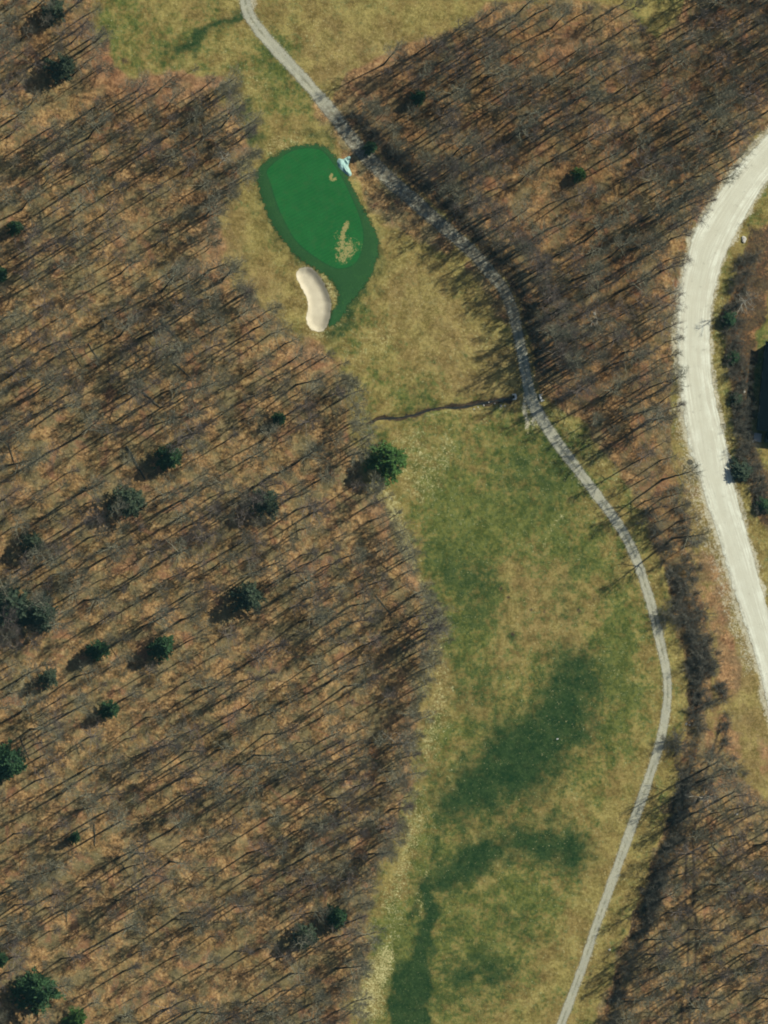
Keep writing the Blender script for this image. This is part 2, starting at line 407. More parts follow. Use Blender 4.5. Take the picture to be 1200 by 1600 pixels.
def mat_needles(name, dark, light, warm):
    t = NT(name)
    n = t.noise(0.9, 4, 0.6); f = t.noise(6, 2, 0.6)
    rnd = t.n('ShaderNodeObjectInfo').outputs['Random']
    c = t.mix(t.remap(f, 0.3, 0.7), dark, light)
    c = t.mix(t.math('MULTIPLY', t.remap(n, 0.45, 0.65), 0.6), c, warm)
    c = t.mix(t.math('MULTIPLY', rnd, 0.5), c, t.mix(1.0, c, (0.65, 0.75, 0.85), 'MULTIPLY'))
    return t.surface(c, 0.75, 0.2)


def mat_plain(name, a, b, scale=3.0, rough=0.85, spec=0.2, metal=0.0):
    t = NT(name)
    n = t.noise(scale, 5, 0.65, vec=t.n('ShaderNodeTexCoord').outputs['Object'])
    m = t.surface(t.mix(t.remap(n, 0.3, 0.7), a, b), rough, spec)
    for nd in m.node_tree.nodes:
        if nd.type == 'BSDF_PRINCIPLED':
            nd.inputs['Metallic'].default_value = metal
    return m


M_GROUND, M_PUTT, M_SAND, M_PATH, M_ROAD = mat_ground(), mat_putting(), mat_sand(), mat_path(), mat_road()
M_BARK = mat_bark('grey_bark', (0.045, 0.040, 0.030), (0.13, 0.115, 0.09))
M_TWIG = mat_bark('twig_bark', (0.15, 0.135, 0.10), (0.28, 0.255, 0.19))
M_TWIG_B = mat_bark('brown_twig_bark', (0.145, 0.120, 0.105), (0.27, 0.23, 0.20))
M_TWIG_C = mat_bark('olive_twig_bark', (0.19, 0.185, 0.13), (0.34, 0.33, 0.24))
M_PALE = mat_bark('pale_bark', (0.36, 0.34, 0.29), (0.58, 0.56, 0.48), 0.2)
M_PALE_TWIG = mat_bark('pale_twig_bark', (0.30, 0.285, 0.235), (0.46, 0.44, 0.37), 0.2)
M_BRUSH = mat_bark('brush_bark', (0.10, 0.095, 0.075), (0.22, 0.21, 0.165))
M_NEEDLE = mat_needles('evergreen_needles', (0.020, 0.052, 0.022), (0.046, 0.105, 0.040), (0.055, 0.12, 0.034))
M_NEEDLE_B = mat_needles('bright_evergreen_needles', (0.036, 0.092, 0.018), (0.080, 0.165, 0.036), (0.10, 0.18, 0.032))
M_NEEDLE_D = mat_needles('dull_evergreen_needles', (0.034, 0.056, 0.033), (0.070, 0.098, 0.056), (0.08, 0.10, 0.05))
M_LOG = mat_plain('weathered_log', (0.045, 0.042, 0.03), (0.11, 0.105, 0.075))
M_ROCK = mat_plain('pale_rock', (0.38, 0.36, 0.31), (0.6, 0.58, 0.52))
M_CONC = mat_plain('pale_concrete', (0.52, 0.52, 0.48), (0.72, 0.72, 0.67))
M_DARKPIPE = mat_plain('dark_pipe', (0.015, 0.015, 0.016), (0.03, 0.03, 0.03))
M_TARP = mat_plain('pale_blue_tarpaulin', (0.24, 0.42, 0.40), (0.40, 0.60, 0.54), 0.8, 0.55, 0.4)
M_ROOF = mat_plain('dark_roofing', (0.0025, 0.005, 0.008), (0.005, 0.009, 0.013), 2.0, 0.9, 0.02)
M_WALL = mat_plain('dark_stained_boarding', (0.016, 0.016, 0.016), (0.03, 0.03, 0.028), 3.0)
M_TRIM = mat_plain('grey_trim', (0.35, 0.35, 0.33), (0.48, 0.48, 0.45), 3.0)
M_GLASS = mat_plain('dark_window_glass', (0.02, 0.03, 0.04), (0.03, 0.04, 0.05), 1.0, 0.1, 0.6)
M_WATER = mat_plain('dark_creek_water', (0.012, 0.014, 0.013), (0.025, 0.026, 0.02), 2.0, 0.12, 0.5)
M_WHITE = mat_plain('white_paint', (0.72, 0.72, 0.68), (0.82, 0.82, 0.79))


# ------------------------------------------------------------------ object helpers
def mesh_from(name, verts, faces, mat=None, smooth=False):
    me = bpy.data.meshes.new(name)
    me.from_pydata([tuple(v) for v in verts], [], [tuple(f) for f in faces])
    if mat is not None:
        for m in (mat if isinstance(mat, (list, tuple)) else [mat]):
            me.materials.append(m)
    if smooth:
        me.polygons.foreach_set('use_smooth', [True] * len(me.polygons))
    me.update()
    return me


def mesh_quads(name, verts, quads, mats, smooth=True, mat_idx=None):
    verts = np.asarray(verts, np.float32); quads = np.asarray(quads, np.int32)
    k = quads.shape[1]
    me = bpy.data.meshes.new(name)
    me.vertices.add(len(verts)); me.vertices.foreach_set('co', verts.ravel())
    me.loops.add(quads.size); me.loops.foreach_set('vertex_index', quads.ravel())
    me.polygons.add(len(quads))
    me.polygons.foreach_set('loop_start', np.arange(len(quads), dtype=np.int32) * k)
    me.polygons.foreach_set('loop_total', np.full(len(quads), k, np.int32))
    me.polygons.foreach_set('use_smooth', np.full(len(quads), smooth))
    for m in mats:
        me.materials.append(m)
    if mat_idx is not None:
        me.polygons.foreach_set('material_index', np.asarray(mat_idx, np.int32))
    me.update(calc_edges=True)
    return me


def add_color(me, name, rgba):
    at = me.color_attributes.new(name, 'FLOAT_COLOR', 'POINT')
    at.data.foreach_set('color', np.asarray(rgba, np.float32).ravel())


def obj(name, data, parent=None, loc=None):
    o = bpy.data.objects.new(name, data)
    col.objects.link(o)
    if parent is not None:
        o.parent = parent
    if loc is not None:
        o.location = loc
    return o


def tag(o, label=None, category=None, group=None, kind=None):
    for k, v in (('label', label), ('category', category), ('group', group), ('kind', kind)):
        if v:
            o[k] = v
    return o


def ground_z(x, y):
    return float(terrain(np.array([x]), np.array([y]))[0])


def spot(px, py, z=0.0):
    """ground point under the photograph's pixel; z lifts the point that is aimed at"""
    x, y = G(px, py, z)
    return float(x), float(y)


# ------------------------------------------------------------------ the ground, one sheet
def axis(lo, hi, step, far):
    mid = np.arange(lo, hi + step / 2, step)
    out, d, v = [], step, hi
    while v < far:
        d *= 1.35; v += d; out.append(v)
    out2, d, v = [], step, lo
    while v > -far:
        d *= 1.35; v -= d; out2.append(v)
    return np.concatenate([out2[::-1], mid, out])


gx = axis(-95, 95, 0.32, 2500); gy = axis(-124, 124, 0.32, 2500)
X, Y = (a.ravel() for a in np.meshgrid(gx, gy))
PXg, PYg = PIX(X, Y)
Zg = terrain(X, Y)
wx = (fbm(X / 3.0, Y / 3.0, 31, 4) - 0.5) * 46
wy = (fbm(X / 3.0, Y / 3.0, 47, 4) - 0.5) * 46
QX, QY = PXg + wx, PYg + wy                          # ragged edges for natural patches
QX2, QY2 = PXg + wx * 0.35, PYg + wy * 0.35


def soft(pts, feather, ragged=1.0):
    return sm(feather * 1.35, -feather * 0.6, d_line(PXg + wx * ragged, PYg + wy * ragged, pts))


dl = sd_poly(QX2, QY2, WOOD_L); dr = sd_poly(QX2, QY2, WOOD_R); ds = sd_poly(QX2, QY2, STRIP_R)
bw = fbm(X / 6, Y / 6, 61, 4)
litter = np.maximum.reduce([sm(16, -20, dl + (bw - 0.5) * 46), sm(9, -9, dr + (bw - 0.5) * 22), sm(6, -6, ds)])
litter = np.maximum(litter, soft([(505, 168, 4), (545, 215, 16), (575, 270, 22), (605, 310, 24), (650, 352, 16), (690, 378, 10)], 16, 0.6))       # leaves strewn left of the path
litter = np.maximum(litter, 0.8 * soft([(735, 412, 6), (770, 450, 12), (792, 500, 6)], 12, 0.6))
litter = np.minimum(litter, 1 - soft([(862, 640, 8), (900, 680, 14), (945, 735, 14), (980, 790, 10)], 10, 0.4))
litter = np.maximum(litter, 0.95 * soft([(162, 70, 6), (172, 115, 8), (210, 134, 9), (270, 128, 8), (335, 128, 8)], 10, 0.5))
litter = np.maximum(litter, 0.9 * soft([(480, 556, 22), (510, 575, 18)], 14, 0.6))
litter = np.maximum(litter, (0.25 + 0.5 * sm(0.42, 0.6, bw)) * soft([(1072, 720, 8), (1095, 830, 14), (1122, 960, 16), (1140, 1060, 24), (1150, 1160, 30), (1185, 1200, 30)], 22, 0.6))
far = sm(1900, 2600, np.hypot(PXg - 600, PYg - 800))
litter = np.maximum(litter, far * sm(0.42, 0.5, fbm(X / 90, Y / 90, 77, 3)))
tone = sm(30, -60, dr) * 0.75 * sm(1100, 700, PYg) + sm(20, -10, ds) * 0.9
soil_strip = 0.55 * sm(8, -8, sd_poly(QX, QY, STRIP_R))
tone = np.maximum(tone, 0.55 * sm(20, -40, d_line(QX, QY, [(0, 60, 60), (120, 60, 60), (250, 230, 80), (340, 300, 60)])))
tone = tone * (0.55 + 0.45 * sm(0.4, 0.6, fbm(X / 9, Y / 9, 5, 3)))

green = 0.30 + 0.0 * X
bigg = fbm(X / 12, Y / 12, 12, 4)
green = green + (bigg - 0.5) * 0.9
# the fairway below the creek is greener; the ground above it and the roadside are dry
fair = sm(40, -60, sd_poly(PXg, PYg, [(640, 650), (840, 650), (900, 720), (980, 830), (1020, 960), (1035, 1080), (1000, 1230), (930, 1440), (870, 1610), (560, 1610), (600, 1400), (680, 1150), (690, 1000), (640, 820)]))
green = green + 0.34 * fair - 0.10
green -= 0.30 * soft([(845, 900, 40), (855, 960, 55), (800, 990, 30)], 45)               # a bare brown knoll
green -= 0.40 * soft([(1015, 1000, 6), (1020, 1100, 8), (990, 1240, 18), (940, 1380, 24), (880, 1520, 34), (850, 1600, 40)], 30)
green -= 0.22 * soft([(660, 380, 60), (720, 480, 60), (760, 560, 40)], 60)
green -= 0.6 * soft([(1090, 760, 20), (1130, 1000, 30), (1150, 1150, 40)], 50)
green -= 0.35 * soft([(560, 40, 60), (700, -10, 80)], 60)
for s in ([(830, 700, 50), (870, 740, 40)], [(700, 790, 30), (800, 830, 40), (900, 850, 26)], [(700, 900, 26), (730, 960, 22), (740, 1040, 20)], [(590, 610, 12), (660, 615, 14)],
          [(200, 20, 26), (270, 60, 30), (330, 40, 16)], [(160, 30, 10), (172, 90, 8)], [(650, 1240, 10), (690, 1140, 14)], [(600, 1480, 14), (625, 1420, 14)], [(560, 480, 14), (545, 530, 10)],
          [(720, 860, 14), (690, 860, 10)], [(1185, 500, 6), (1182, 600, 4)], [(960, 1000, 26), (980, 1130, 18)], [(420, 90, 12), (470, 150, 10)]):
    green += 0.42 * soft(s, 34)
lush = 0.0 * X
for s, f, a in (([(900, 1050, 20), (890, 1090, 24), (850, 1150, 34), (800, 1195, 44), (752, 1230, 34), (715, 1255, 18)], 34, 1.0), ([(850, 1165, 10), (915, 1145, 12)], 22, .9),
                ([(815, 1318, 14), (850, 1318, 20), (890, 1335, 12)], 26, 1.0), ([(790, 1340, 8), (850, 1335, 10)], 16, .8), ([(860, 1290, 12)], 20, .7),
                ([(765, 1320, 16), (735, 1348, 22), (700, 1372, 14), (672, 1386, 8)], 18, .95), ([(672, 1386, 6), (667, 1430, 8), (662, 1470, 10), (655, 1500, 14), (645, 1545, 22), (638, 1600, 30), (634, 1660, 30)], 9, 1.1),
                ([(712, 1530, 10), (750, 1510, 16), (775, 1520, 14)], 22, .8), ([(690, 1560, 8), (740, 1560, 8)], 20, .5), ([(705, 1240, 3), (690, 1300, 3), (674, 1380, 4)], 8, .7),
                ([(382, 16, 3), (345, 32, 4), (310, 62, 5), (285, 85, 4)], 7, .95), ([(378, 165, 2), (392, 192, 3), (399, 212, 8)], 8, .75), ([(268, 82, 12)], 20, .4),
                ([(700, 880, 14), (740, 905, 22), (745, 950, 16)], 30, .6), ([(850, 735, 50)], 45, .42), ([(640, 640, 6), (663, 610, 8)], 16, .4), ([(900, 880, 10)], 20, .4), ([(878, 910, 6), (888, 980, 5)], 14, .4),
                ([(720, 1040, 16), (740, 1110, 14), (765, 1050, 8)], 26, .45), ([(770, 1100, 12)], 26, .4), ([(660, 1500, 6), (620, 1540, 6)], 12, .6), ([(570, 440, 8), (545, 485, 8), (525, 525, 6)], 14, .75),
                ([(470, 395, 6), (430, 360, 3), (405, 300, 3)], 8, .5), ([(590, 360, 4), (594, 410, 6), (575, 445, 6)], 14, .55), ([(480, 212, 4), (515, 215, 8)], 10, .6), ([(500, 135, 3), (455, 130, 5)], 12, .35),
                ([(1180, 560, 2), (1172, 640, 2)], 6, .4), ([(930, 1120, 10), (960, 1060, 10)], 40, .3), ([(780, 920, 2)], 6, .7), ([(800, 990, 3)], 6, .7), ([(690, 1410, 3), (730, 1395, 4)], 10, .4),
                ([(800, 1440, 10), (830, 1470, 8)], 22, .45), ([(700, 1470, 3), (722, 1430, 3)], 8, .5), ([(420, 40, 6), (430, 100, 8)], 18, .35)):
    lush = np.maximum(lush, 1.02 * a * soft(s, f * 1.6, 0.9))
pale = 0.10 + 0.0 * X + 0.22 * (fbm(X / 5, Y / 5, 23, 4) - 0.5)
for s, f, a in (([(640, 690, 18), (655, 760, 22), (690, 700, 14)], 26, .38), ([(600, 770, 8), (622, 830, 10), (640, 880, 8), (656, 915, 5)], 12, .62), ([(690, 1010, 10), (690, 1080, 12), (668, 1180, 10)], 16, .42), ([(655, 1250, 10), (640, 1330, 12), (612, 1420, 12)], 16, .42), ([(665, 1360, 2), (657, 1400, 3), (652, 1425, 2)], 5, .7),
                ([(590, 1520, 16), (605, 1500, 12), (575, 1575, 16)], 20, .7), ([(630, 1430, 8), (610, 1470, 10)], 16, .3), ([(673, 1330, 4), (690, 1240, 5), (720, 1180, 4)], 10, .35), ([(845, 850, 1.5), (868, 818, 1.5), (892, 792, 1.5)], 4, .5),
                ([(640, 590, 1.5), (655, 575, 2)], 8, .4), ([(476, 414, 4), (522, 452, 4), (529, 485, 5), (517, 520, 5), (488, 524, 4)], 6, .55), ([(420, 232, 8), (470, 216, 5), (396, 280, 6)], 12, .35), ([(600, 655, 1), (660, 652, 1.5), (700, 645, 1.5), (760, 640, 1.5)], 4, .4),
                ([(1130, 420, 6), (1122, 520, 4), (1130, 620, 4), (1145, 700, 4)], 10, .3), ([(960, 740, 8), (905, 680, 10), (868, 645, 10)], 14, .35), ([(822, 612, 2), (822, 640, 2), (825, 672, 1.5)], 3, .9), ([(835, 645, 1.5), (834, 668, 1.5)], 3, .7),
                ([(790, 635, 3), (780, 636, 3)], 5, .5), ([(780, 1060, 4), (860, 1010, 6)], 26, .22), ([(1000, 1080, 3), (960, 1040, 8), (930, 1080, 6)], 20, .25), ([(405, 130, 26)], 30, .25), ([(600, 530, 20), (560, 560, 12)], 26, .25)):
    pale = np.maximum(pale, a * soft(s, f, 0.5))
pale *= 1 - np.clip(lush, 0, 1)
soil_shade = 0.0 * X + soil_strip
soil_shade = np.maximum(soil_shade, 0.95 * sm(2.4, -1.8, d_line(PXg + wx * .28, PYg + wy * .28, CREEK)))
soil_shade = np.maximum(soil_shade, 0.35 * sm(16, 0, d_line(QX, QY, CREEK)) * sm(560, 620, PXg))
TRACK = smooth_line([(1130, 1130), (1124, 1158), (1112, 1200), (1100, 1244), (1078, 1296), (1078, 1340), (1077, 1404), (1081, 1448), (1079, 1520), (1072, 1570), (1066, 1640)], 60)
for off in (-6, 6):
    soil_shade = np.maximum(soil_shade, 0.62 * sm(3.5, -1, d_line(PXg + wx * .12, PYg + wy * .12, np.column_stack([TRACK[:, 0] + off, TRACK[:, 1], np.full(60, 1.6)]))))
soil_shade = np.maximum(soil_shade, 0.5 * sm(2.2, -1, d_line(PXg + wx * .06, PYg + wy * .06, [(900, 661, .8), (937, 705, .8), (962, 739, .8)])))
BANK = [(930, 1640, 6), (958, 1560, 7), (985, 1480, 7), (1014, 1395, 7), (1045, 1300, 7), (1066, 1220, 7), (1078, 1150, 7), (1082, 1080, 7), (1077, 1010, 7), (1061, 950, 6), (1046, 890, 5)]
soil_shade = np.maximum(soil_shade, 0.62 * soft(BANK, 6, 0.9) * (0.35 + 0.65 * sm(0.35, 0.55, bw)))  # shade under the hedge row, painted as a dark band
soil_shade = np.maximum(soil_shade, 0.62 * soft([(556, 186, 7), (585, 218, 12), (605, 240, 10), (650, 280, 8), (700, 330, 9), (745, 372, 10), (795, 425, 10), (822, 475, 9), (834, 530, 12), (842, 570, 8)], 12, 0.5))  # tree shadow painted dark into the ground along the wooded path edge
for (sx, sy, r) in ((783, 920, 3), (795, 933, 2.5), (801, 990, 3), (828, 953, 2.5), (903, 955, 3), (850, 956, 2.5), (196, 94, 5), (850, 957, 2)):
    soil_shade = np.maximum(soil_shade, 0.6 * soft([(sx, sy, r)], 3, 0.1))
brown = np.maximum.reduce([0.55 * soft([(845, 905, 40), (855, 960, 50), (790, 1000, 26)], 40), 0.6 * soft([(1072, 700, 12), (1095, 800, 24), (1130, 950, 26), (1140, 1100, 40), (1180, 1190, 40)], 30),
                           0.5 * soft([(700, 560, 40), (760, 590, 30), (640, 450, 20)], 40), 0.8 * soft([(345, 350, 20), (360, 420, 20), (420, 470, 16)], 30), 0.6 * soft([(690, 1000, 14), (680, 1080, 14), (660, 1190, 10), (610, 1340, 10)], 20),
                           0.5 * soft([(620, 90, 30), (520, 90, 30)], 40), 0.5 * soft([(790, 560, 14), (800, 600, 14)], 20),
                           1.0 * soft([(158, 60, 8), (166, 110, 14), (200, 136, 14), (260, 132, 10), (335, 130, 10)], 14), 0.9 * soft([(372, 190, 3), (388, 235, 5)], 12), 0.8 * soft([(598, 800, 6), (632, 880, 6), (656, 930, 6)], 14),
                           0.9 * soft([(655, 1090, 8), (640, 1150, 8)], 14), 0.9 * soft([(478, 556, 16), (500, 566, 10)], 16), 0.9 * soft([(545, 1560, 8), (520, 1610, 14)], 16), 0.8 * soft([(870, 90, 14), (890, 60, 8)], 20)])
dust = 0.9 * sm(9, -3, np.minimum(d_line(PXg + wx * .3, PYg + wy * .3, np.column_stack([np.array(ROAD_L, float), np.full(len(ROAD_L), 3.0)])), d_line(PXg + wx * .3, PYg + wy * .3, np.column_stack([np.array(ROAD_R, float), np.full(len(ROAD_R), 2.0)]))))
dust = np.maximum(dust, 0.42 * sm(5, -1, d_line(PXg + wx * .12, PYg + wy * .12, np.array(PATH, float) * np.array([1, 1, 0.95]))))
dust = np.maximum(dust, 0.85 * soft([(822, 612, 3), (821, 640, 2.5), (824, 668, 2)], 4, 0.15))
dust = np.maximum(dust, 0.75 * soft([(834, 640, 3), (832, 662, 2)], 4, 0.15))
dust = np.maximum(dust, 0.8 * soft([(388, -10, 15), (390, 8, 8)], 8, 0.2))
dust = np.maximum(dust, 0.5 * soft([(1062, 640, 6), (1078, 740, 8), (1100, 820, 8), (1135, 930, 8), (1170, 1040, 10)], 12, 0.5))
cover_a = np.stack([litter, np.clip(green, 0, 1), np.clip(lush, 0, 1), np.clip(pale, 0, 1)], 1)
cover_b = np.stack([np.clip(soil_shade, 0, 1), np.clip(brown, 0, 1), np.clip(tone, 0, 1), np.clip(dust, 0, 1)], 1)
nx, ny = len(gx), len(gy)
ii = (np.arange(ny - 1)[:, None] * nx + np.arange(nx - 1)[None, :]).ravel()
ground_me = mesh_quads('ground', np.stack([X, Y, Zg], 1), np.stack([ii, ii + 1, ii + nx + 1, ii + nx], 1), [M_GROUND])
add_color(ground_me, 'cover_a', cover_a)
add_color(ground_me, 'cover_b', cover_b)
tag(obj('ground', ground_me), 'brown leaf litter and dry patchy golf grass', kind='structure')


# ------------------------------------------------------------------ surfaces laid on the ground
def ribbon(name, left, right, n, m, lift, mat, turf):
    """a sheet between two pixel lines; turf(u, v, px, py) gives the colour attribute"""
    L = np.asarray(left); R = np.asarray(right)
    u = np.linspace(0, 1, m)
    PX = L[:, None, 0] * (1 - u) + R[:, None, 0] * u
    PY = L[:, None, 1] * (1 - u) + R[:, None, 1] * u
    x, y = G(PX, PY)
    z = terrain(x.ravel(), y.ravel()).reshape(x.shape) + lift
    v = np.linspace(0, 1, n)[:, None] + 0 * u
    i = (np.arange(n - 1)[:, None] * m + np.arange(m - 1)[None, :]).ravel()
    me = mesh_quads(name, np.stack([x, y, z], -1).reshape(-1, 3), np.stack([i, i + m, i + m + 1, i + 1], 1), [mat])
    add_color(me, 'turf', turf(np.broadcast_to(u, PX.shape).ravel(), v.ravel(), PX.ravel(), PY.ravel()))
    return me


P = smooth_line(PATH, 900)
tx, ty = np.gradient(P[:, 0]), np.gradient(P[:, 1]); tl = np.hypot(tx, ty); nxv, nyv = ty / tl, -tx / tl
half = P[:, 2] * (1.16 + 0.34 * (fbm(np.arange(900) / 9.0, np.zeros(900), 14, 3) - 0.5))
pl = np.column_stack([P[:, 0] - nxv * half, P[:, 1] - nyv * half]); pr = np.column_stack([P[:, 0] + nxv * half, P[:, 1] + nyv * half])


def path_turf(u, v, px, py):
    e = (1 - np.abs(u - 0.5) * 2) * 2.0
    leafy_shade = sm(150, 190, py) * sm(560, 480, py)  # wooded stretch: leaf debris plus painted tree shade
    return np.stack([u, leafy_shade, np.clip(e, 0, 1), np.ones_like(u)], 1)


tag(obj('cart_path', ribbon('cart_path', pl, pr, 900, 13, 0.035, M_PATH, path_turf)), 'worn grey cart path curving down beside the fairway', kind='structure')
rl = smooth_line(ROAD_L, 500); rr = smooth_line(ROAD_R, 500)
mid = (rl + rr) / 2
rl = mid + (rl - mid) * 1.1; rr = mid + (rr - mid) * 1.08


def road_turf(u, v, px, py):
    e = np.minimum(u, 1 - u) * 9.0
    e = np.where(u < 0.5, np.minimum(u * 6.5, 1), np.minimum((1 - u) * 12, 1))
    return np.stack([u, v, np.clip(e, 0, 1), np.ones_like(u)], 1)


tag(obj('gravel_road', ribbon('gravel_road', rl, rr, 500, 40, 0.035, M_ROAD, road_turf)), 'broad pale gravel road bending along the wood', kind='structure')


def patch(name, poly, grow, mat, lift, turf, step=0.30):
    q = smooth_line(poly, 160, closed=True)
    wxs, wys = G(q[:, 0], q[:, 1])
    ax = np.arange(wxs.min() - 2, wxs.max() + 2, step); ay = np.arange(wys.min() - 2, wys.max() + 2, step)
    x, y = np.meshgrid(ax, ay); sh = x.shape; x, y = x.ravel(), y.ravel()
    px, py = PIX(x, y); sd = sd_poly(px, py, q)
    z = terrain(x, y) + lift
    i = (np.arange(sh[0] - 1)[:, None] * sh[1] + np.arange(sh[1] - 1)[None, :]).ravel()
    quads = np.stack([i, i + 1, i + sh[1] + 1, i + sh[1]], 1)
    quads = quads[(sd[quads] < grow).any(1)]
    used, inv = np.unique(quads, return_inverse=True)
    me = mesh_quads(name, np.stack([x, y, z], 1)[used], inv.reshape(-1, 4), [mat])
    add_color(me, 'turf', turf(px[used], py[used], sd[used]))
    return me


def green_turf(px, py, sd):
    inner = sm(2, -2, sd_poly(px, py, smooth_line(GREEN_IN, 120, closed=True)))
    bare = np.maximum.reduce([0.75 * sm(13, -6, d_line(px, py, [(532, 388, 5), (545, 388, 7), (535, 402, 6)])), 0.9 * sm(6, -2, d_line(px, py, [(535, 382, 2), (534, 366, 1.5), (541, 350, 2)])), 0.35 * sm(10, 0, d_line(px, py, [(527, 368, 3), (556, 385, 5)])),
                              1.1 * sm(3, -1, d_line(px, py, [(517, 273, .9), (516, 279, 1.4), (519, 282, 1.2), (523, 280, .8)]))])
    line = sm(1.6, 0.2, np.abs(sd + 7.5)) * 0.16 * sm(400, 440, px + 0 * py)
    return np.stack([inner, np.clip(bare + line, 0, 1), np.clip(0.40 - sd / 11, 0, 1), np.ones_like(px)], 1)


tag(obj('putting_green', patch('putting_green', GREEN, 6, M_PUTT, 0.03, green_turf)), 'bright mown putting green with a bare tan patch', kind='structure')
tag(obj('sand_bunker', patch('sand_bunker', BUNKER, 4, M_SAND, 0.045, lambda px, py, sd: np.stack([px * 0, px * 0, np.clip(0.45 - sd / 4, 0, 1), np.ones_like(px)], 1))), 'pale kidney shaped sand bunker beside the green', kind='structure')
C = smooth_line(CREEK, 300)
cx, cy = np.gradient(C[:, 0]), np.gradient(C[:, 1]); cl = np.hypot(cx, cy)
chw = C[:, 2] * (-0.05 + 0.85 * fbm(np.arange(300) / 14, np.zeros(300), 8, 3))
me = ribbon('creek', np.column_stack([C[:, 0] - cy / cl * chw, C[:, 1] + cx / cl * chw]), np.column_stack([C[:, 0] + cy / cl * chw, C[:, 1] - cx / cl * chw]), 300, 5, 0.05, M_WATER,
            lambda u, v, px, py: np.stack([u, v, u, np.ones_like(u)], 1))
tag(obj('creek', me), 'thin dark creek crossing the grass to the culvert', kind='structure')


# ------------------------------------------------------------------ tree shapes
def prisms(segs, sides):
    """segs: rows p0(3) p1(3) r0 r1 -> verts, quads"""
    s = np.asarray(segs, float)
    p0, p1, r0, r1 = s[:, :3], s[:, 3:6], s[:, 6], s[:, 7]
    d = p1 - p0; d /= np.linalg.norm(d, axis=1)[:, None] + 1e-9
    ref = np.where(np.abs(d[:, 2:3]) > 0.9, [[1.0, 0, 0]], [[0, 0, 1.0]])
    a = np.cross(d, ref); a /= np.linalg.norm(a, axis=1)[:, None]; b = np.cross(d, a)
    ang = np.arange(sides) * 2 * math.pi / sides
    ring = np.cos(ang)[None, :, None] * a[:, None] + np.sin(ang)[None, :, None] * b[:, None]
    v = np.concatenate([p0[:, None] + ring * r0[:, None, None], p1[:, None] + ring * r1[:, None, None]], 1)
    k = np.arange(sides); kn = (k + 1) % sides
    q = np.stack([k, kn, kn + sides, k + sides], 1)
    quads = (np.arange(len(s)) * 2 * sides)[:, None, None] + q[None]
    return v.reshape(-1, 3), quads.reshape(-1, 4)


def chain(nodes, radii):
    return [np.concatenate([nodes[i], nodes[i + 1], [radii[i], radii[i + 1]]]) for i in range(len(nodes) - 1)]


def combine(parts):
    V, Q, o = [], [], 0
    for v, q in parts:
        V.append(v); Q.append(q + o); o += len(v)
    return np.vstack(V), np.vstack(Q)


def unit(az, el):
    return np.array([math.cos(az) * math.cos(el), math.sin(az) * math.cos(el), math.sin(el)])


def bare_tree_shape(seed, H, R, n_limb=15, n_branch=5, n_twig=11, clear=0.42, r0=0.2, twig_r=0.012, spread=(25, 60)):
    rng = np.random.default_rng(seed)
    lean = rng.normal(0, 0.03, 2)
    ts = np.linspace(0, 1, 9)
    wob = np.cumsum(rng.normal(0, 0.10, (9, 2)), 0) * ts[:, None]
    nodes = np.column_stack([lean[0] * H * ts + wob[:, 0], lean[1] * H * ts + wob[:, 1], -0.4 + ts * (H * 0.93 + 0.4)])
    rad = r0 * (1 - ts) ** 0.75 + 0.025
    rad[0] *= 1.35
    trunk = chain(nodes, rad)
    limbs, branches, twigs = [], [], []
    for i in range(n_limb):
        f = clear + (0.97 - clear) * ((i + rng.random()) / n_limb)
        p = np.array([np.interp(f, ts, nodes[:, k]) for k in range(3)])
        az = i * 2.4 + rng.normal(0, 0.4)
        g = (f - clear) / (1 - clear)
        L = R * (1.15 - 0.65 * g) * rng.uniform(0.65, 1.15)
        el = math.radians(rng.uniform(*spread)) + 0.25 * g
        rb = np.interp(f, ts, rad) * rng.uniform(0.4, 0.6) + 0.012
        ln = [p]
        for k in range(4):
            el2 = el + 0.12 * k + rng.normal(0, 0.1)
            az += rng.normal(0, 0.16)
            ln.append(ln[-1] + unit(az, min(el2, 1.4)) * L / 4)
        lr = rb * np.linspace(1, 0.28, 5)
        limbs += chain(ln, lr)
        ln = np.array(ln)
        for j in range(n_branch):
            u = 0.25 + 0.75 * (j + rng.random()) / n_branch
            q = np.array([np.interp(u * 4, range(5), ln[:, k]) for k in range(3)])
            baz, bel = az + rng.choice([-1, 1]) * rng.uniform(0.4, 1.1), el + rng.normal(0.15, 0.3)
            bl = L * rng.uniform(0.28, 0.5) * (1.15 - 0.5 * u)
            q1 = q + unit(baz, bel) * bl * 0.5
            q2 = q1 + unit(baz + rng.normal(0, 0.3), bel + 0.2) * bl * 0.5
            br = np.interp(u * 4, range(5), lr) * 0.55
            branches += chain([q, q1, q2], [br, br * 0.7, br * 0.35 + 0.006])
            for w in range(n_twig):
                uu = 0.3 + 0.7 * (w + rng.random()) / n_twig
                s = q + (q1 - q) * uu * 2 if uu < 0.5 else q1 + (q2 - q1) * (uu - 0.5) * 2
                e = s + unit(baz + rng.normal(0, 0.8), bel + rng.normal(0.25, 0.45)) * rng.uniform(0.5, 1.3)
                twigs.append(np.concatenate([s, e, [twig_r, twig_r * 0.45]]))
    return prisms(trunk, 8), combine([prisms(limbs, 5), prisms(branches, 4), prisms(twigs, 3)])


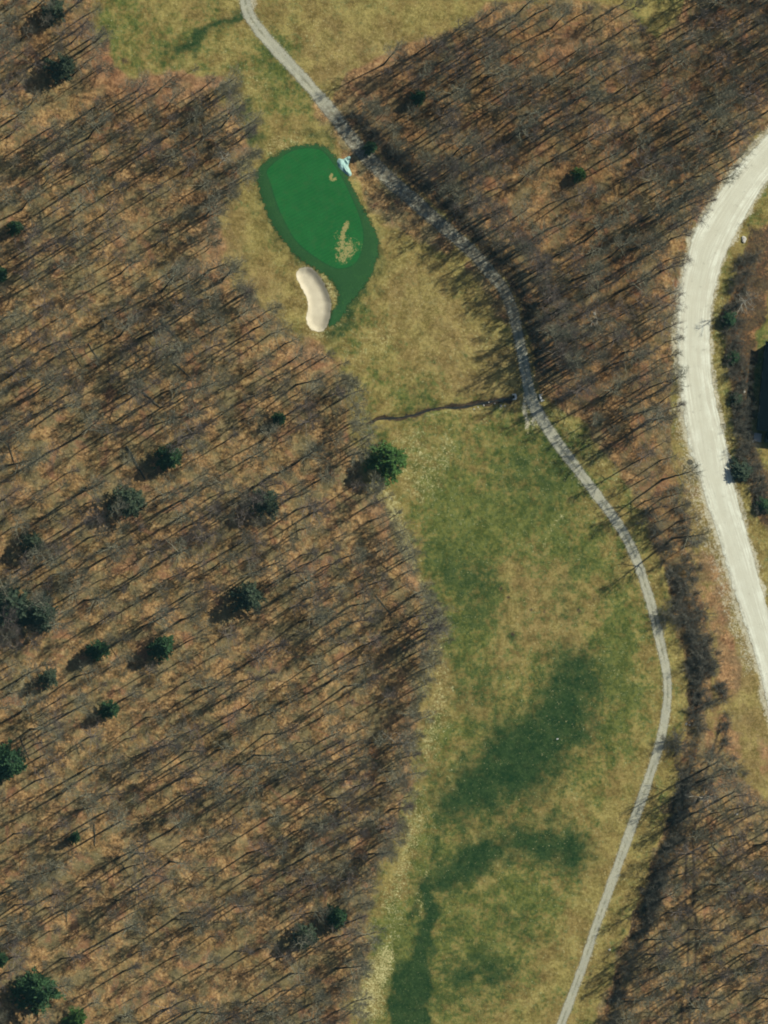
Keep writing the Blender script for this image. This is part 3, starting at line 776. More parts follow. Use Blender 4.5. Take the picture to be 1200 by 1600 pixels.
def evergreen_shape(seed, H, R, round_=0.7, leaf=0.34, dens=1.0):
    rng = np.random.default_rng(seed)
    ts = np.linspace(0, 1, 6)
    nodes = np.column_stack([rng.normal(0, 0.05, 6) * ts, rng.normal(0, 0.05, 6) * ts, -0.3 + ts * (H * 0.97 + .3)])
    trunk = chain(nodes, 0.17 * (1 - ts) + 0.02)
    wood, tri = [], []
    nb = int(95 * dens)
    lop = rng.uniform(0.6, 1.25, 12)
    for i in range(nb):
        f = 0.08 + 0.9 * (i + rng.random()) / nb
        z = f * H
        az = i * 2.399 + rng.normal(0, 0.25)
        L = R * (1 - f ** 1.5) ** round_ * rng.uniform(0.72, 1.08) * lop[int(az / 0.5236) % 12] + 0.25
        el0 = 0.35 * f + rng.normal(-0.08, 0.1)
        p = np.array([0, 0, z]); k_n = 3
        br = [p]
        for k in range(k_n):
            br.append(br[-1] + unit(az + rng.normal(0, .08), el0 - 0.16 * k) * L / k_n)
        wood += chain(br, np.linspace(0.032, 0.008, k_n + 1))
        br = np.array(br)
        m = int(8 + 34 * L / R)
        for j in range(m):
            u = rng.uniform(0.15, 1.0) ** 0.75
            q = np.array([np.interp(u * k_n, range(k_n + 1), br[:, k]) for k in range(3)])
            side = rng.normal(0, 0.75)
            d = unit(az + side, el0 + rng.normal(-0.05, 0.35))
            l = leaf * rng.uniform(0.9, 2.0)
            w = leaf * rng.uniform(0.28, 0.5)
            up = unit(rng.uniform(0, 6.28), rng.uniform(0.2, 1.4))
            s = np.cross(d, up); s /= np.linalg.norm(s) + 1e-9
            q = q + rng.normal(0, 0.14, 3)
            tri.append([q - s * w * 0.3, q + d * l * 0.55 - s * w, q + d * l, q + d * l * 0.55 + s * w])
    tv = np.array(tri).reshape(-1, 3); tq = np.arange(len(tv)).reshape(-1, 4)
    return prisms(trunk, 7), prisms(wood, 3), (tv, tq)


def shrub_shape(seed, H, R, stems=17, tw=17, twig_r=0.014):
    rng = np.random.default_rng(seed)
    st, tg = [], []
    for i in range(stems):
        az = i * 2.4 + rng.normal(0, 0.4); el = rng.uniform(0.5, 1.4)
        L = H * rng.uniform(0.6, 1.0) if el > 0.9 else R * rng.uniform(0.8, 1.3)
        n = [np.array([rng.normal(0, 0.15), rng.normal(0, 0.15), -0.15])]
        for k in range(3):
            n.append(n[-1] + unit(az + rng.normal(0, .2), el + rng.normal(0, .12)) * L / 3)
        st += chain(n, [0.03, 0.024, 0.017, 0.009])
        n = np.array(n)
        for j in range(tw):
            u = rng.uniform(0.5, 3)
            q = np.array([np.interp(u, range(4), n[:, k]) for k in range(3)])
            e = q + unit(az + rng.normal(0, 0.9), el + rng.normal(0, 0.5)) * rng.uniform(0.4, 1.0)
            tg.append(np.concatenate([q, e, [twig_r, twig_r * .4]]))
            for _ in range(2):
                h = q + (e - q) * rng.uniform(.3, .9)
                tg.append(np.concatenate([h, h + unit(rng.uniform(0, 6.3), rng.uniform(-.1, 1.2)) * rng.uniform(0.25, 0.5), [twig_r * .8, twig_r * .3]]))
    return prisms(st, 4), prisms(tg, 3)


# ------------------------------------------------------------------ bare trees of the woods
BARE = []
TWM = [M_TWIG, M_TWIG_B, M_TWIG_C]
for k, (H, R, nl, tr, r0, sp) in enumerate([(18, 3.4, 16, .0095, .16, (25, 60)), (16, 2.8, 14, .009, .13, (30, 65)), (20, 4.2, 19, .010, .19, (20, 55)), (13, 2.4, 13, .009, .10, (30, 65)), (17, 3.2, 15, .0095, .15, (25, 60)),
                                            (19, 3.7, 17, .0095, .17, (20, 60)), (10, 2.2, 12, .009, .08, (25, 60)), (15, 3.9, 16, .010, .15, (5, 45)), (8, 1.9, 11, .009, .06, (20, 55)), (14, 3.4, 17, .010, .13, (10, 50))]):
    t_, c_ = bare_tree_shape(100 + k, H, R, n_limb=nl, twig_r=tr, r0=r0, spread=sp, clear=0.45 if k not in (7, 8, 9) else 0.25)
    BARE.append((H, R, t_, c_, mesh_quads('trunk', *t_, [M_BARK]), mesh_quads('crown', *c_, [TWM[2 if k in (6, 8, 9) else k % 3]], smooth=False)))

rng = np.random.default_rng(2024)
EVERGREENS = [  # px, py of the crown's middle, radius in px, kind, label
    (608, 718, 33, 'bright', 'bright green rounded evergreen alone at the fairway edge below the creek'),
    (266, 716, 23, 'plain', 'green evergreen in the brown wood beside two fallen trunks'),
    (412, 784, 27, 'dull', 'dull dark evergreen in the wood, straight left of the bright fairway evergreen'),
    (200, 783, 30, 'dull', 'thin grey-green evergreen with a ragged crown, below the one by the fallen trunks'),
    (388, 932, 28, 'dull', 'dull blue-green evergreen in mid wood with bare twigs over its shaded half'),
    (254, 1010, 24, 'plain', 'upright dark green evergreen in the mid wood between two smaller ones and the fairway'),
    (153, 1016, 20, 'plain', 'small evergreen with a bright green top between the left-edge pair and a taller one'),
    (172, 1110, 17, 'plain', 'small dense round evergreen, lowest of the close trio in the left wood'),
    (526, 1432, 21, 'plain', 'green evergreen close to the lower fairway edge at the end of the wood'),
    (478, 1462, 22, 'dull', 'grey half-hidden evergreen just left of the green one at the lower fairway edge'),
    (58, 1545, 37, 'plain', 'large dark evergreen in the bottom left corner of the wood'),
    (10, 1194, 36, 'plain', 'large bluish green evergreen cut by the left edge of the picture'),
    (18, 948, 36, 'dull', 'broad dull evergreen at the left edge, outer one of a touching pair'),
    (62, 960, 34, 'dull', 'broad dark evergreen, inner one of the touching pair near the left edge'),
    (25, 355, 14, 'plain', 'small dark evergreen at the upper left edge of the wood'),
    (0, 428, 16, 'plain', 'evergreen half out of view on the left edge, upper wood'),
    (435, 655, 12, 'plain', 'tiny evergreen in the wood level with the creek'),
    (655, 152, 14, 'plain', 'small low evergreen among the trees above the shaded cart path'),
    (906, 272, 12, 'bright', 'tiny bright evergreen in the middle of the upper right wood'),
    (2, 1500, 14, 'plain', 'small evergreen on the left edge just above the large corner one'),
    (117, 1308, 11, 'plain', 'tiny evergreen in the open lower left wood'),
    (120, 1594, 19, 'bright', 'evergreen at the bottom edge right of the large corner one'),
    (84, 18, 22, 'dull', 'dull evergreen at the top edge, in the dark corner of the wood'),
    (98, 106, 26, 'dull', 'ragged dark evergreen below the top corner, beside the orange leaf bank'),
    (50, 848, 20, 'dull', 'dark low evergreen near the left edge above the touching pair'),
    (75, 1060, 18, 'dull', 'flat dull evergreen left of the small dense round one'),
    (1160, 735, 21, 'dull', 'grey-green evergreen whose boughs reach over the gravel road, right side'),
    (1140, 500, 17, 'plain', 'dark evergreen at the upper end of the roadside hedge strip'),
    (1148, 560, 13, 'plain', 'dark evergreen in the roadside strip, level with the top of the dark roof'),
    (1152, 622, 13, 'dull', 'dull evergreen in the roadside strip, level with the middle of the dark roof'),
    (1195, 790, 16, 'plain', 'dark evergreen at the right edge, below the grey-green one over the road'),
    (580, 232, 12, 'plain', 'dark evergreen in shadow where the cart path enters the wood'),
]
EV_SHAPES = {}


def evergreen(px, py, r, kind, label, idx):
    R = r * M_PX
    proto = EV_SHAPES.setdefault((kind, idx % 3), None)
    if proto is None:
        H0, R0 = {'bright': (9.5, 4.0), 'plain': (10.0, 3.6), 'dull': (10.5, 4.0)}[kind]
        t_, w_, f_ = evergreen_shape(300 + idx, H0, R0, {'bright': 0.55, 'plain': 0.7, 'dull': 0.62}[kind], 0.36 if kind != 'dull' else 0.42, 1.3 if kind == 'bright' else 1.15 if kind == 'plain' else 0.8)
        nm = {'bright': M_NEEDLE_B, 'plain': M_NEEDLE, 'dull': M_NEEDLE_D}[kind]
        proto = EV_SHAPES[(kind, idx % 3)] = (H0, R0, mesh_quads('trunk', *t_, [M_BARK]), mesh_quads('boughs', *w_, [M_LOG]), mesh_quads('crown', *f_, [nm], smooth=False))
    H0, R0, mt, mw, mf = proto
    s = R / R0
    hs = s * (0.85 + 0.5 * max(0.0, 1 - s)) * (0.45 if px > 1130 else 1.0)
    x, y = spot(px, py, 0.40 * H0 * hs)
    o = obj('evergreen_tree', None, loc=(x, y, ground_z(x, y)))
    o.empty_display_size = 0.5
    o.rotation_euler = (0, 0, rng.uniform(0, 6.28)); o.scale = (s, s, hs)
    tag(o, label, 'evergreen tree', 'evergreens scattered in the woods')
    obj('trunk', mt, o)
    cr = obj('crown', mf, o)
    obj('boughs', mw, cr)
    return x, y


EV_XY = [evergreen(*e, i) for i, e in enumerate(EVERGREENS)]

EV_CLEAR = [(x, y, e[2] * M_PX) for (x, y), e in zip(EV_XY, EVERGREENS) if e[3] != 'dull' or e[2] < 20]


def hides(x, y, e):
    """a tall tree that would stand right before an evergreen, as the aircraft looks"""
    ex, ey, r = e
    return (x + 2.6 - ex) ** 2 + (y + 1.1 - ey) ** 2 < (r * 0.75 + 1.6) ** 2


# places where no bare tree stands
def tree_field(n_try, spacing):
    xs = rng.uniform(-112, 116, n_try); ys = rng.uniform(-138, 142, n_try)
    px, py = PIX(xs, ys)
    a = sd_poly(px, py, WOOD_L); b = sd_poly(px, py, WOOD_R)
    inside = (a < -14) | (b < -9)
    bank_gap = d_line(px, py, BANK) < 10
    inside &= ~bank_gap
    strip = (px > 1020) & (py > 860) & (py < 1190)                    # between the hedge row and the road: shrubs only
    inside &= ~strip
    inside &= sd_poly(px, py, [(-20, 60), (60, 120), (140, 120), (150, 60), (190, 130), (160, 190), (120, 170), (60, 190)]) > 0   # the open orange bank
    inside &= d_line(px, py, [(868, 650, 14), (910, 690, 20), (955, 745, 18), (985, 795, 10)]) > 0     # the grass verge right of the path
    inside &= d_line(px, py, [(455, 520, 16), (480, 545, 18)]) > 0
    inside &= d_line(px, py, [(160, 60, 12), (180, 122, 14), (260, 128, 10), (330, 126, 10)]) > 0      # rusty bare edge of the top clearing
    near_path = d_line(px, py, [(505, 130, 30), (560, 190, 62), (600, 240, 48), (640, 285, 20)]) < 0        # low growth only beside the green
    inside &= ~near_path
    clump = fbm(xs / 11, ys / 11, 55, 4)
    dens = 0.42 + 0.75 * sm(0.32, 0.68, clump)
    edge = np.where(a < 0, -a, np.where(b < 0, -b, 0))
    dens = dens + 0.22 * np.exp(-edge / 30) + 0.20 * (b < 0) - 0.16 * (b < 0) * (py > 1150) + 0.16 * (a < 0) * sm(760, 480, py) + 0.25 * sm(30, 0, d_line(px, py, [(545, 165, 10), (640, 262, 10), (740, 350, 10), (820, 450, 12), (850, 560, 14)]))
    cell = {}
    out = []
    for i in np.nonzero(inside)[0]:
        x, y = xs[i], ys[i]
        sp = spacing / max(0.4, dens[i])
        cxk, cyk = int(x // 4), int(y // 4)
        ok = True
        for dx in (-1, 0, 1):
            for dy in (-1, 0, 1):
                for (qx, qy) in cell.get((cxk + dx, cyk + dy), ()):
                    if (qx - x) ** 2 + (qy - y) ** 2 < sp * sp:
                        ok = False
        if ok and all((ex - x) ** 2 + (ey - y) ** 2 > 5.5 for ex, ey in EV_XY) and all(not hides(x, y, e) for e in EV_CLEAR):
            cell.setdefault((cxk, cyk), []).append((x, y)); out.append((x, y))
    return np.array(out)


T = tree_field(26000, 2.85)
# small bushy trees all along the fairway edge of the left wood
EDGE = smooth_line([p for p in WOOD_L if 165 < p[0] < 700 and -5 < p[1] < 1610], 330)
ek = rng.random(330) < 0.62
ex_, ey_ = G(EDGE[ek, 0] + rng.normal(-9, 9, ek.sum()), EDGE[ek, 1] + rng.normal(0, 4, ek.sum()))
keep_ = (d_line(*PIX(ex_, ey_), [(585, 728, 34)]) > 0) & (sd_poly(*PIX(ex_, ey_), BUNKER) > 52) & (d_line(*PIX(ex_, ey_), [(160, 60, 14), (180, 122, 14), (330, 126, 12)]) > 0)
ex_, ey_ = ex_[keep_], ey_[keep_]
n_core = len(T)
T = np.vstack([T, np.column_stack([ex_, ey_])])
n_edge = len(T)
# a thick row on the wooded side of the cart path: low trees beside the green, tall ones beyond
PSIDE = smooth_line([(548, 165), (580, 205), (612, 238), (650, 272), (700, 318), (748, 360), (798, 408), (830, 466), (842, 530), (856, 590)], 62)
px_, py_ = PSIDE[:, 0] + rng.uniform(2, 26, 62), PSIDE[:, 1] - rng.uniform(0, 16, 62)
low_ = py_ < 262
qx_, qy_ = G(px_, py_)
T = np.vstack([T, np.column_stack([qx_, qy_])])
TPX, TPY = PIX(T[:, 0], T[:, 1])
in_frame = (TPX > 0) & (TPX < 1195) & (TPY > 5) & (TPY < 1595)
T_kind = rng.integers(0, len(BARE), len(T)); T_kind[n_core:n_edge] = rng.choice([6, 8, 8, 9], n_edge - n_core); T_kind[n_edge:] = np.where(low_, rng.choice([8, 6, 8], 62), rng.choice([4, 7, 9, 3, 6], 62)); T_scale = rng.uniform(0.68, 1.18, len(T)); T_rot = rng.uniform(0, 6.28, len(T))

# things in the photo that a tree can be found by
LANDMARKS = [(e[0], e[1], n) for e, n in zip(EVERGREENS, (
    'the bright fairway-edge evergreen', 'the evergreen by the fallen trunks', 'the dull evergreen facing the bright one', 'the thin grey-green evergreen', 'the blue-green evergreen in mid wood', 'the upright dark evergreen',
    'the bright-topped small evergreen', 'the small dense round evergreen', 'the lower fairway-edge evergreen', 'the grey half-hidden evergreen', 'the large corner evergreen', 'the large bluish edge evergreen',
    'the outer evergreen of the touching pair', 'the inner evergreen of the touching pair', 'the small upper left-edge evergreen', 'the half-seen upper left-edge evergreen', 'the tiny evergreen level with the creek', 'the low evergreen above the shaded path',
    'the tiny bright evergreen of the upper right wood', 'the small evergreen above the corner one', 'the tiny evergreen in the open lower wood', 'the bottom-edge evergreen', 'the top-edge evergreen', 'the ragged evergreen by the orange bank', 'the dark low left-edge evergreen',
    'the flat dull evergreen', 'the road-overhanging evergreen', 'the upper strip evergreen', 'the strip evergreen at the roof top', 'the strip evergreen at mid roof', 'the right-edge evergreen', 'the shadowed path-side evergreen'))]
LANDMARKS += [(488, 468, 'the sand bunker'), (400, 300, 'the left edge of the putting green'), (560, 660, 'the mouth of the creek'), (512, 165, 'where the path enters the wood'), (845, 625, 'the culvert'), (786, 450, 'the middle of the shaded path bend'),
              (680, 343, 'the darkest stretch of path'), (1098, 228, 'the pair of white trees'), (1060, 500, 'the inner bend of the gravel road'), (1150, 255, 'the upper end of the gravel road'), (1030, 60, 'the grass notch in the top wood'),
              (752, 12, 'the top fringe of the wood'), (1078, 1400, 'the rutted woodland track'), (676, 1000, 'the fairway bulge of the wood'), (642, 1170, 'the fairway inlet of the wood'), (566, 1470, 'the pale grass at the lower fairway'), (656, 900, 'the worn line along the fairway'),
              (1180, 1500, 'the lower right corner'), (340, 130, 'the orange leaf tongue at the top'), (980, 420, 'the red-brown middle of the right wood'), (850, 130, 'the orange ground of the top wood'), (1000, 700, 'the wood between path and road'),
              (60, 650, 'the left edge in the upper half'), (330, 1250, 'the tan middle of the lower left wood'), (200, 1430, 'the bare lower left ground'), (380, 1540, 'the bottom edge of the wood'), (480, 1180, 'the dense wood above the inlet'), (240, 420, 'the dark wood facing the bunker'), (130, 560, 'the thin fallen poles'), (480, 900, 'the open leaf slope by the fairway')]
LX = np.array([l[0] for l in LANDMARKS], float); LY = np.array([l[1] for l in LANDMARKS], float)
DIRS = ['right of', 'up and right of', 'above', 'up and left of', 'left of', 'down and left of', 'below', 'down and right of']
ORD = ['nearest', 'second', 'third', 'fourth', 'fifth', 'sixth', 'seventh', 'eighth', 'ninth', 'tenth', 'eleventh', 'twelfth', 'thirteenth', 'fourteenth', 'fifteenth']
buckets = {}
for i in np.nonzero(in_frame)[0]:
    d2 = (LX - TPX[i]) ** 2 + (LY - TPY[i]) ** 2
    j = int(d2.argmin())
    a = math.atan2(-(TPY[i] - LY[j]), TPX[i] - LX[j])
    buckets.setdefault((j, int(round(a / (math.pi / 4))) % 8), []).append((d2[j], i))
tree_label, tree_rank = {}, {}
for (j, k), v in buckets.items():
    for r, (_, i) in enumerate(sorted(v)):
        w = 'bare tree nearest' if r == 0 else f'{ORD[min(r, 14)]} bare tree out'
        tree_label[i] = f'{w}, {DIRS[k]} {LANDMARKS[j][2]}'
        tree_rank[i] = r
cand = sorted(tree_label, key=lambda i: (tree_rank[i], -T_scale[i] * BARE[T_kind[i]][0]))
single = set(cand[:285])
TZ = terrain(T[:, 0], T[:, 1])
for i in sorted(single):
    H, R, _, _, mt, mc = BARE[T_kind[i]]
    left = sd_poly(TPX[i:i + 1], TPY[i:i + 1], WOOD_L)[0] < 0
    o = obj('bare_tree', None, loc=(T[i, 0], T[i, 1], TZ[i]))
    o.rotation_euler = (0, 0, T_rot[i]); o.scale = (T_scale[i],) * 3
    tag(o, tree_label[i], 'tree', 'leafless trees of the left wood' if left else 'leafless trees of the right wood')
    obj('trunk', mt, o); obj('crown', mc, o)
# all the other trees of the woods: one mass
V, Q, MI, off = [], [], [], 0
for i in range(len(T)):
    if i in single:
        continue
    H, R, (tv, tq), (cv, cq), _, _ = BARE[T_kind[i]]
    c, s = math.cos(T_rot[i]) * T_scale[i], math.sin(T_rot[i]) * T_scale[i]
    for v, q, mi in ((tv, tq, 0), (cv, cq, 3 if T_kind[i] in (6, 8, 9) else 1 + T_kind[i] % 3)):
        w = np.empty_like(v)
        w[:, 0] = v[:, 0] * c - v[:, 1] * s + T[i, 0]; w[:, 1] = v[:, 0] * s + v[:, 1] * c + T[i, 1]; w[:, 2] = v[:, 2] * T_scale[i] + TZ[i]
        V.append(w.astype(np.float32)); Q.append((q + off).astype(np.int32)); MI.append(np.full(len(q), mi, np.int32)); off += len(v)
wood_me = mesh_quads('woodland', np.vstack(V), np.vstack(Q), [M_BARK] + TWM, smooth=False, mat_idx=np.concatenate(MI))
tag(obj('woodland', wood_me), 'mass of leafless grey trees filling both brown woods', 'woodland', kind='stuff')
print('trees', len(T), 'in frame', int(in_frame.sum()), 'single', len(single), 'wood faces', len(wood_me.polygons))

# pale-barked trees that stand out one by one
PALE_TREES = [(1098, 218, 9, 'white-barked tree, upper of the bright pair near the road top'), (1098, 242, 8, 'white-barked tree, lower of the bright pair near the road top'), (1112, 1246, 15, 'pale spreading tree on the tan slope beside the rutted track'),
              (1192, 1368, 10, 'white-barked tree at the right edge below the tan slope'), (355, 142, 12, 'pale tree with white limbs at the top of the left wood'), (356, 246, 12, 'bleached pale tree left of the putting green'),
              (931, 503, 13, 'pale broad tree inside the wood between path and road'), (1168, 470, 12, 'pale tree at the upper end of the roadside strip'), (630, 1160, 15, 'pale-trunked tree leaning over the fairway inlet'), (1078, 57, 9, 'small pale tree near the top right, below the grass notch'),
              (1055, 455, 12, 'pale olive tree leaning over the bend of the gravel road'), (690, 985, 14, 'pale tree leaning over the grass at the fairway bulge'), (1030, 650, 15, 'broad pale tree near the road shoulder between path and road')]
PT = []
for k in range(3):
    t_, c_ = bare_tree_shape(500 + k, 11 + 2 * k, 3.2 + .4 * k, n_limb=15, n_branch=5, n_twig=4, clear=0.22, r0=0.17, twig_r=0.014, spread=(5, 45))
    PT.append((11 + 2 * k, 3.2 + .4 * k, mesh_quads('trunk', *t_, [M_PALE]), mesh_quads('crown', *c_, [M_PALE_TWIG], smooth=False)))
for k, (px, py, r, label) in enumerate(PALE_TREES):
    H, R, mt, mc = PT[k % 3]
    s = max(0.55, r * 2.0 * M_PX / R)
    x, y = spot(px, py, 0.6 * H * s)
    o = obj('pale_tree', None, loc=(x, y, ground_z(x, y)))
    o.rotation_euler = (0, 0, rng.uniform(0, 6.28)); o.scale = (s, s, s)
    tag(o, label, 'tree', 'pale-barked leafless trees')
    obj('trunk', mt, o); obj('crown', mc, o)

# ------------------------------------------------------------------ bare shrubs: the hedge row, the roadside strip, wood edges
SH = []
for k in range(5):
    a, b = shrub_shape(700 + k, 3.0 + .35 * k, 1.7 + .12 * k)
    SH.append((mesh_quads('stems', *a, [M_BRUSH]), mesh_quads('crown', *b, [M_BRUSH], smooth=False)))


def shrub(x, y, s, label, group):
    a, b = SH[int(rng.integers(0, 5))]
    o = obj('bare_shrub', None, loc=(x, y, ground_z(x, y)))
    o.rotation_euler = (0, 0, rng.uniform(0, 6.28)); o.scale = (s, s, s * rng.uniform(0.9, 1.15))
    tag(o, label, 'shrub', group)
    obj('stems', a, o); obj('crown', b, o)


ROW = smooth_line([(1004, 800), (1030, 845), (1052, 885), (1068, 945), (1085, 1005), (1092, 1080), (1088, 1150), (1077, 1222), (1056, 1302), (1025, 1398), (996, 1482), (970, 1562), (945, 1630)], 54)
for k, (px, py) in enumerate(ROW):
    for side in range(2 if fbm(np.array([k / 4.0]), np.array([0.5]), 71, 2)[0] > 0.40 else 1):
        x, y = spot(px - 3 + side * 8 + rng.normal(0, 4.5), py + rng.normal(0, 6))
        shrub(x, y, rng.choice([0.7, 0.9, 1.1, 1.35]) * rng.uniform(0.85, 1.15), 'dark bare shrub in the dense hedge row between the cart path and the road', 'bare shrubs of the hedge row')
for (px, py) in ((1032, 962), (1040, 970), (1050, 958), (1060, 972), (1046, 1162), (1056, 1156), (1062, 1168), (1100, 1035), (1108, 1048), (1102, 1020), (1076, 900), (1098, 960), (1104, 1100), (1112, 1180), (1020, 1412), (1012, 1398), (1100, 1215), (1106, 1228)):
    x, y = spot(px, py)
    shrub(x, y, rng.uniform(1.1, 1.5), 'dark bare shrub in the dense hedge row between the cart path and the road', 'bare shrubs of the hedge row')
for k in range(46):
    v = rng.random()
    px = np.interp(v, [0, .25, .5, .75, 1], [1058, 1078, 1108, 1122, 1150]) + rng.normal(0, 9)
    py = np.interp(v, [0, .25, .5, .75, 1], [760, 880, 1000, 1110, 1215]) + rng.normal(0, 14)
    x, y = spot(px, py)
    shrub(x, y, rng.uniform(0.5, 0.95), 'low bare scrub bush on the tan slope between the hedge row and the gravel road', 'bare scrub of the tan slope')
RS = smooth_line([(1166, 400), (1158, 440), (1146, 478), (1142, 520), (1148, 560), (1152, 600), (1156, 640), (1162, 680), (1172, 720), (1182, 760), (1196, 800)], 40)
for k, (px, py) in enumerate(RS):
    for side in (-1, 1):
        x, y = spot(px + side * 7 + rng.normal(0, 3.5), py + rng.normal(0, 4))
        shrub(x, y, rng.uniform(0.6, 1.15), 'dark bare shrub in the roadside strip beside the dark-roofed building', 'bare shrubs of the roadside strip')
PE = smooth_line([(542, 180), (570, 205), (600, 235), (640, 272), (690, 318), (740, 362), (790, 412), (822, 470), (834, 530), (846, 580)], 34)
for k, (px, py) in enumerate(PE):
    x, y = spot(px + 8 + rng.normal(0, 3), py - 4 + rng.normal(0, 3))
    shrub(x, y, rng.uniform(0.75, 1.15), 'dark bare shrub on the wooded side of the shaded cart path', 'bare shrubs along the shaded path')

# brush on the floor of the woods
bs = []
for k in range(4):
    a, b = shrub_shape(800 + k, 1.3, 0.9, stems=5, tw=4, twig_r=0.012)
    bs.append(combine([a, b]))
V, Q, off = [], [], 0
xs, ys = rng.uniform(-90, 92, 5200), rng.uniform(-118, 118, 5200)
px, py = PIX(xs, ys)
keep = (sd_poly(px, py, WOOD_L) < -6) | (sd_poly(px, py, WOOD_R) < -4)
keep &= fbm(xs / 10, ys / 10, 66, 3) + 0.25 * (px > 600) > 0.46
xs, ys = xs[keep], ys[keep]; zs = terrain(xs, ys)
for i in range(len(xs)):
    v, q = bs[i % 4]
    s = rng.uniform(0.5, 1.25); a = rng.uniform(0, 6.28); c, d = math.cos(a) * s, math.sin(a) * s
    w = np.column_stack([v[:, 0] * c - v[:, 1] * d + xs[i], v[:, 0] * d + v[:, 1] * c + ys[i], v[:, 2] * s + zs[i]])
    V.append(w.astype(np.float32)); Q.append((q + off).astype(np.int32)); off += len(v)
tag(obj('undergrowth', mesh_quads('undergrowth', np.vstack(V), np.vstack(Q), [M_BRUSH], smooth=False)), 'thin leafless brush over the woodland floor', 'undergrowth', kind='stuff')

# ------------------------------------------------------------------ fallen trunks
LOGS = [((197, 697), (227, 750), .26, 'longest fallen trunk, lying just left of the evergreen it points past'), ((223, 613), (252, 638), .20, 'dark fallen trunk above the evergreen in the left wood, lower of three alike'), ((250, 500), (277, 531), .18, 'dark fallen trunk highest of the three in the upper left wood'),
        ((267, 563), (297, 590), .17, 'dark fallen trunk in the middle of the three in the upper left wood'), ((137, 537), (155, 564), .14, 'short fallen pole in the left wood, beside a longer pale one'), ((100, 532), (128, 574), .10, 'thin pale fallen pole in the left wood'),
        ((13, 694), (22, 724), .13, 'thin fallen pole near the left edge of the wood'), ((147, 1288), (148, 1322), .15, 'short upright-lying fallen trunk beside the tiny lower evergreen'), ((30, 1150), (46, 1188), .12, 'fallen pole near the large bluish edge evergreen'),
        ((586, 930), (612, 962), .14, 'fallen trunk close to the fairway in the mid wood'), ((104, 1412), (104, 1440), .13, 'fallen pole in the bare lower left ground'), ((1113, 1322), (1134, 1344), .12, 'fallen pole right of the rutted track'),
        ((1032, 1462), (1058, 1484), .12, 'fallen pole left of the rutted track'), ((960, 1300 - 800), (985, 520), .12, 'fallen pole inside the wood left of the road bend')]
for (a, b, r, label) in LOGS:
    x0, y0 = spot(*a); x1, y1 = spot(*b)
    L = math.hypot(x1 - x0, y1 - y0)
    n = 7
    nodes = np.column_stack([np.linspace(-L / 2, L / 2, n), rng.normal(0, .05, n), np.full(n, r * .8) + rng.normal(0, .02, n)])
    rad = np.linspace(r, r * .55, n)
    v, q = prisms(chain(nodes, rad), 9)
    xm, ym = (x0 + x1) / 2, (y0 + y1) / 2
    o = obj('fallen_trunk', mesh_quads('fallen_trunk', v, q, [M_LOG]), loc=(xm, ym, ground_z(xm, ym)))
    o.rotation_euler = (0, 0, math.atan2(y1 - y0, x1 - x0))
    tag(o, label, 'log', 'fallen trunks in the woods')
    st = []
    for k in range(4):
        p = nodes[2 + k]
        st.append(np.concatenate([p, p + unit(rng.uniform(0, 6.28), rng.uniform(0.1, 0.9)) * rng.uniform(.5, 1.1), [r * .35, r * .12]]))
    obj('branch_stub', mesh_quads('branch_stub', *prisms(st, 5), [M_LOG]), o)


# ------------------------------------------------------------------ boulders, markers
def boulder(px, py, r, label, seed):
    g = np.random.default_rng(seed)
    V, F = [], []
    nu, nv = 12, 8
    for j in range(nv + 1):
        th = math.pi * j / nv
        for i in range(nu):
            ph = 2 * math.pi * i / nu
            d = np.array([math.sin(th) * math.cos(ph), math.sin(th) * math.sin(ph), math.cos(th)])
            k = 1 + 0.22 * math.sin(3 * d[0] + seed) * math.cos(2.3 * d[1] - seed) + 0.12 * math.sin(7 * d[2] + 5 * d[0] + seed) + g.normal(0, .03) * (0 < j < nv)
            V.append(d * k * np.array([1.15, .85, .6]) * r)
    for j in range(nv):
        for i in range(nu):
            F.append((j * nu + i, (j + 1) * nu + i, (j + 1) * nu + (i + 1) % nu, j * nu + (i + 1) % nu))
    x, y = spot(px, py)
    o = obj('boulder', mesh_from('boulder', V, F, M_ROCK), loc=(x, y, ground_z(x, y) + r * .25))
    o.rotation_euler = (0, 0, g.uniform(0, 6.28))
    tag(o, label, 'rock', 'pale boulders')


for k, (px, py, r, lb) in enumerate([(1162, 374, .62, 'largest pale boulder on the grass right of the upper gravel road'), (1073, 1131, .30, 'pale boulder in the dark hedge bank, left one of two touching'), (1079, 1133, .24, 'pale boulder in the dark hedge bank, right one of two touching'),
                                     (1117, 1073, .28, 'small pale boulder on the tan slope above the rutted track'), (1151, 1272, .26, 'small pale boulder below the pale spreading tree'), (952, 1484, .26, 'small pale boulder on the verge beside the lower cart path'),
                                     (929, 490, .3, 'pale boulder in the wood beside the pale broad tree'), (1163, 612, .3, 'pale boulder in the roadside strip near the dark roof'), (1176, 690, .3, 'pale boulder in the roadside strip below the dark roof corner')]):
    boulder(px, py, r, lb, 40 + k)


def lathe(prof, n=14):
    V, F = [], []
    for r, z in prof:
        for i in range(n):
            a = 2 * math.pi * i / n
            V.append((r * math.cos(a), r * math.sin(a), z))
    for j in range(len(prof) - 1):
        for i in range(n):
            F.append((j * n + i, j * n + (i + 1) % n, (j + 1) * n + (i + 1) % n, (j + 1) * n + i))
    F.append(tuple(range(n))[::-1]); F.append(tuple((len(prof) - 1) * n + i for i in range(n)))
    return V, F


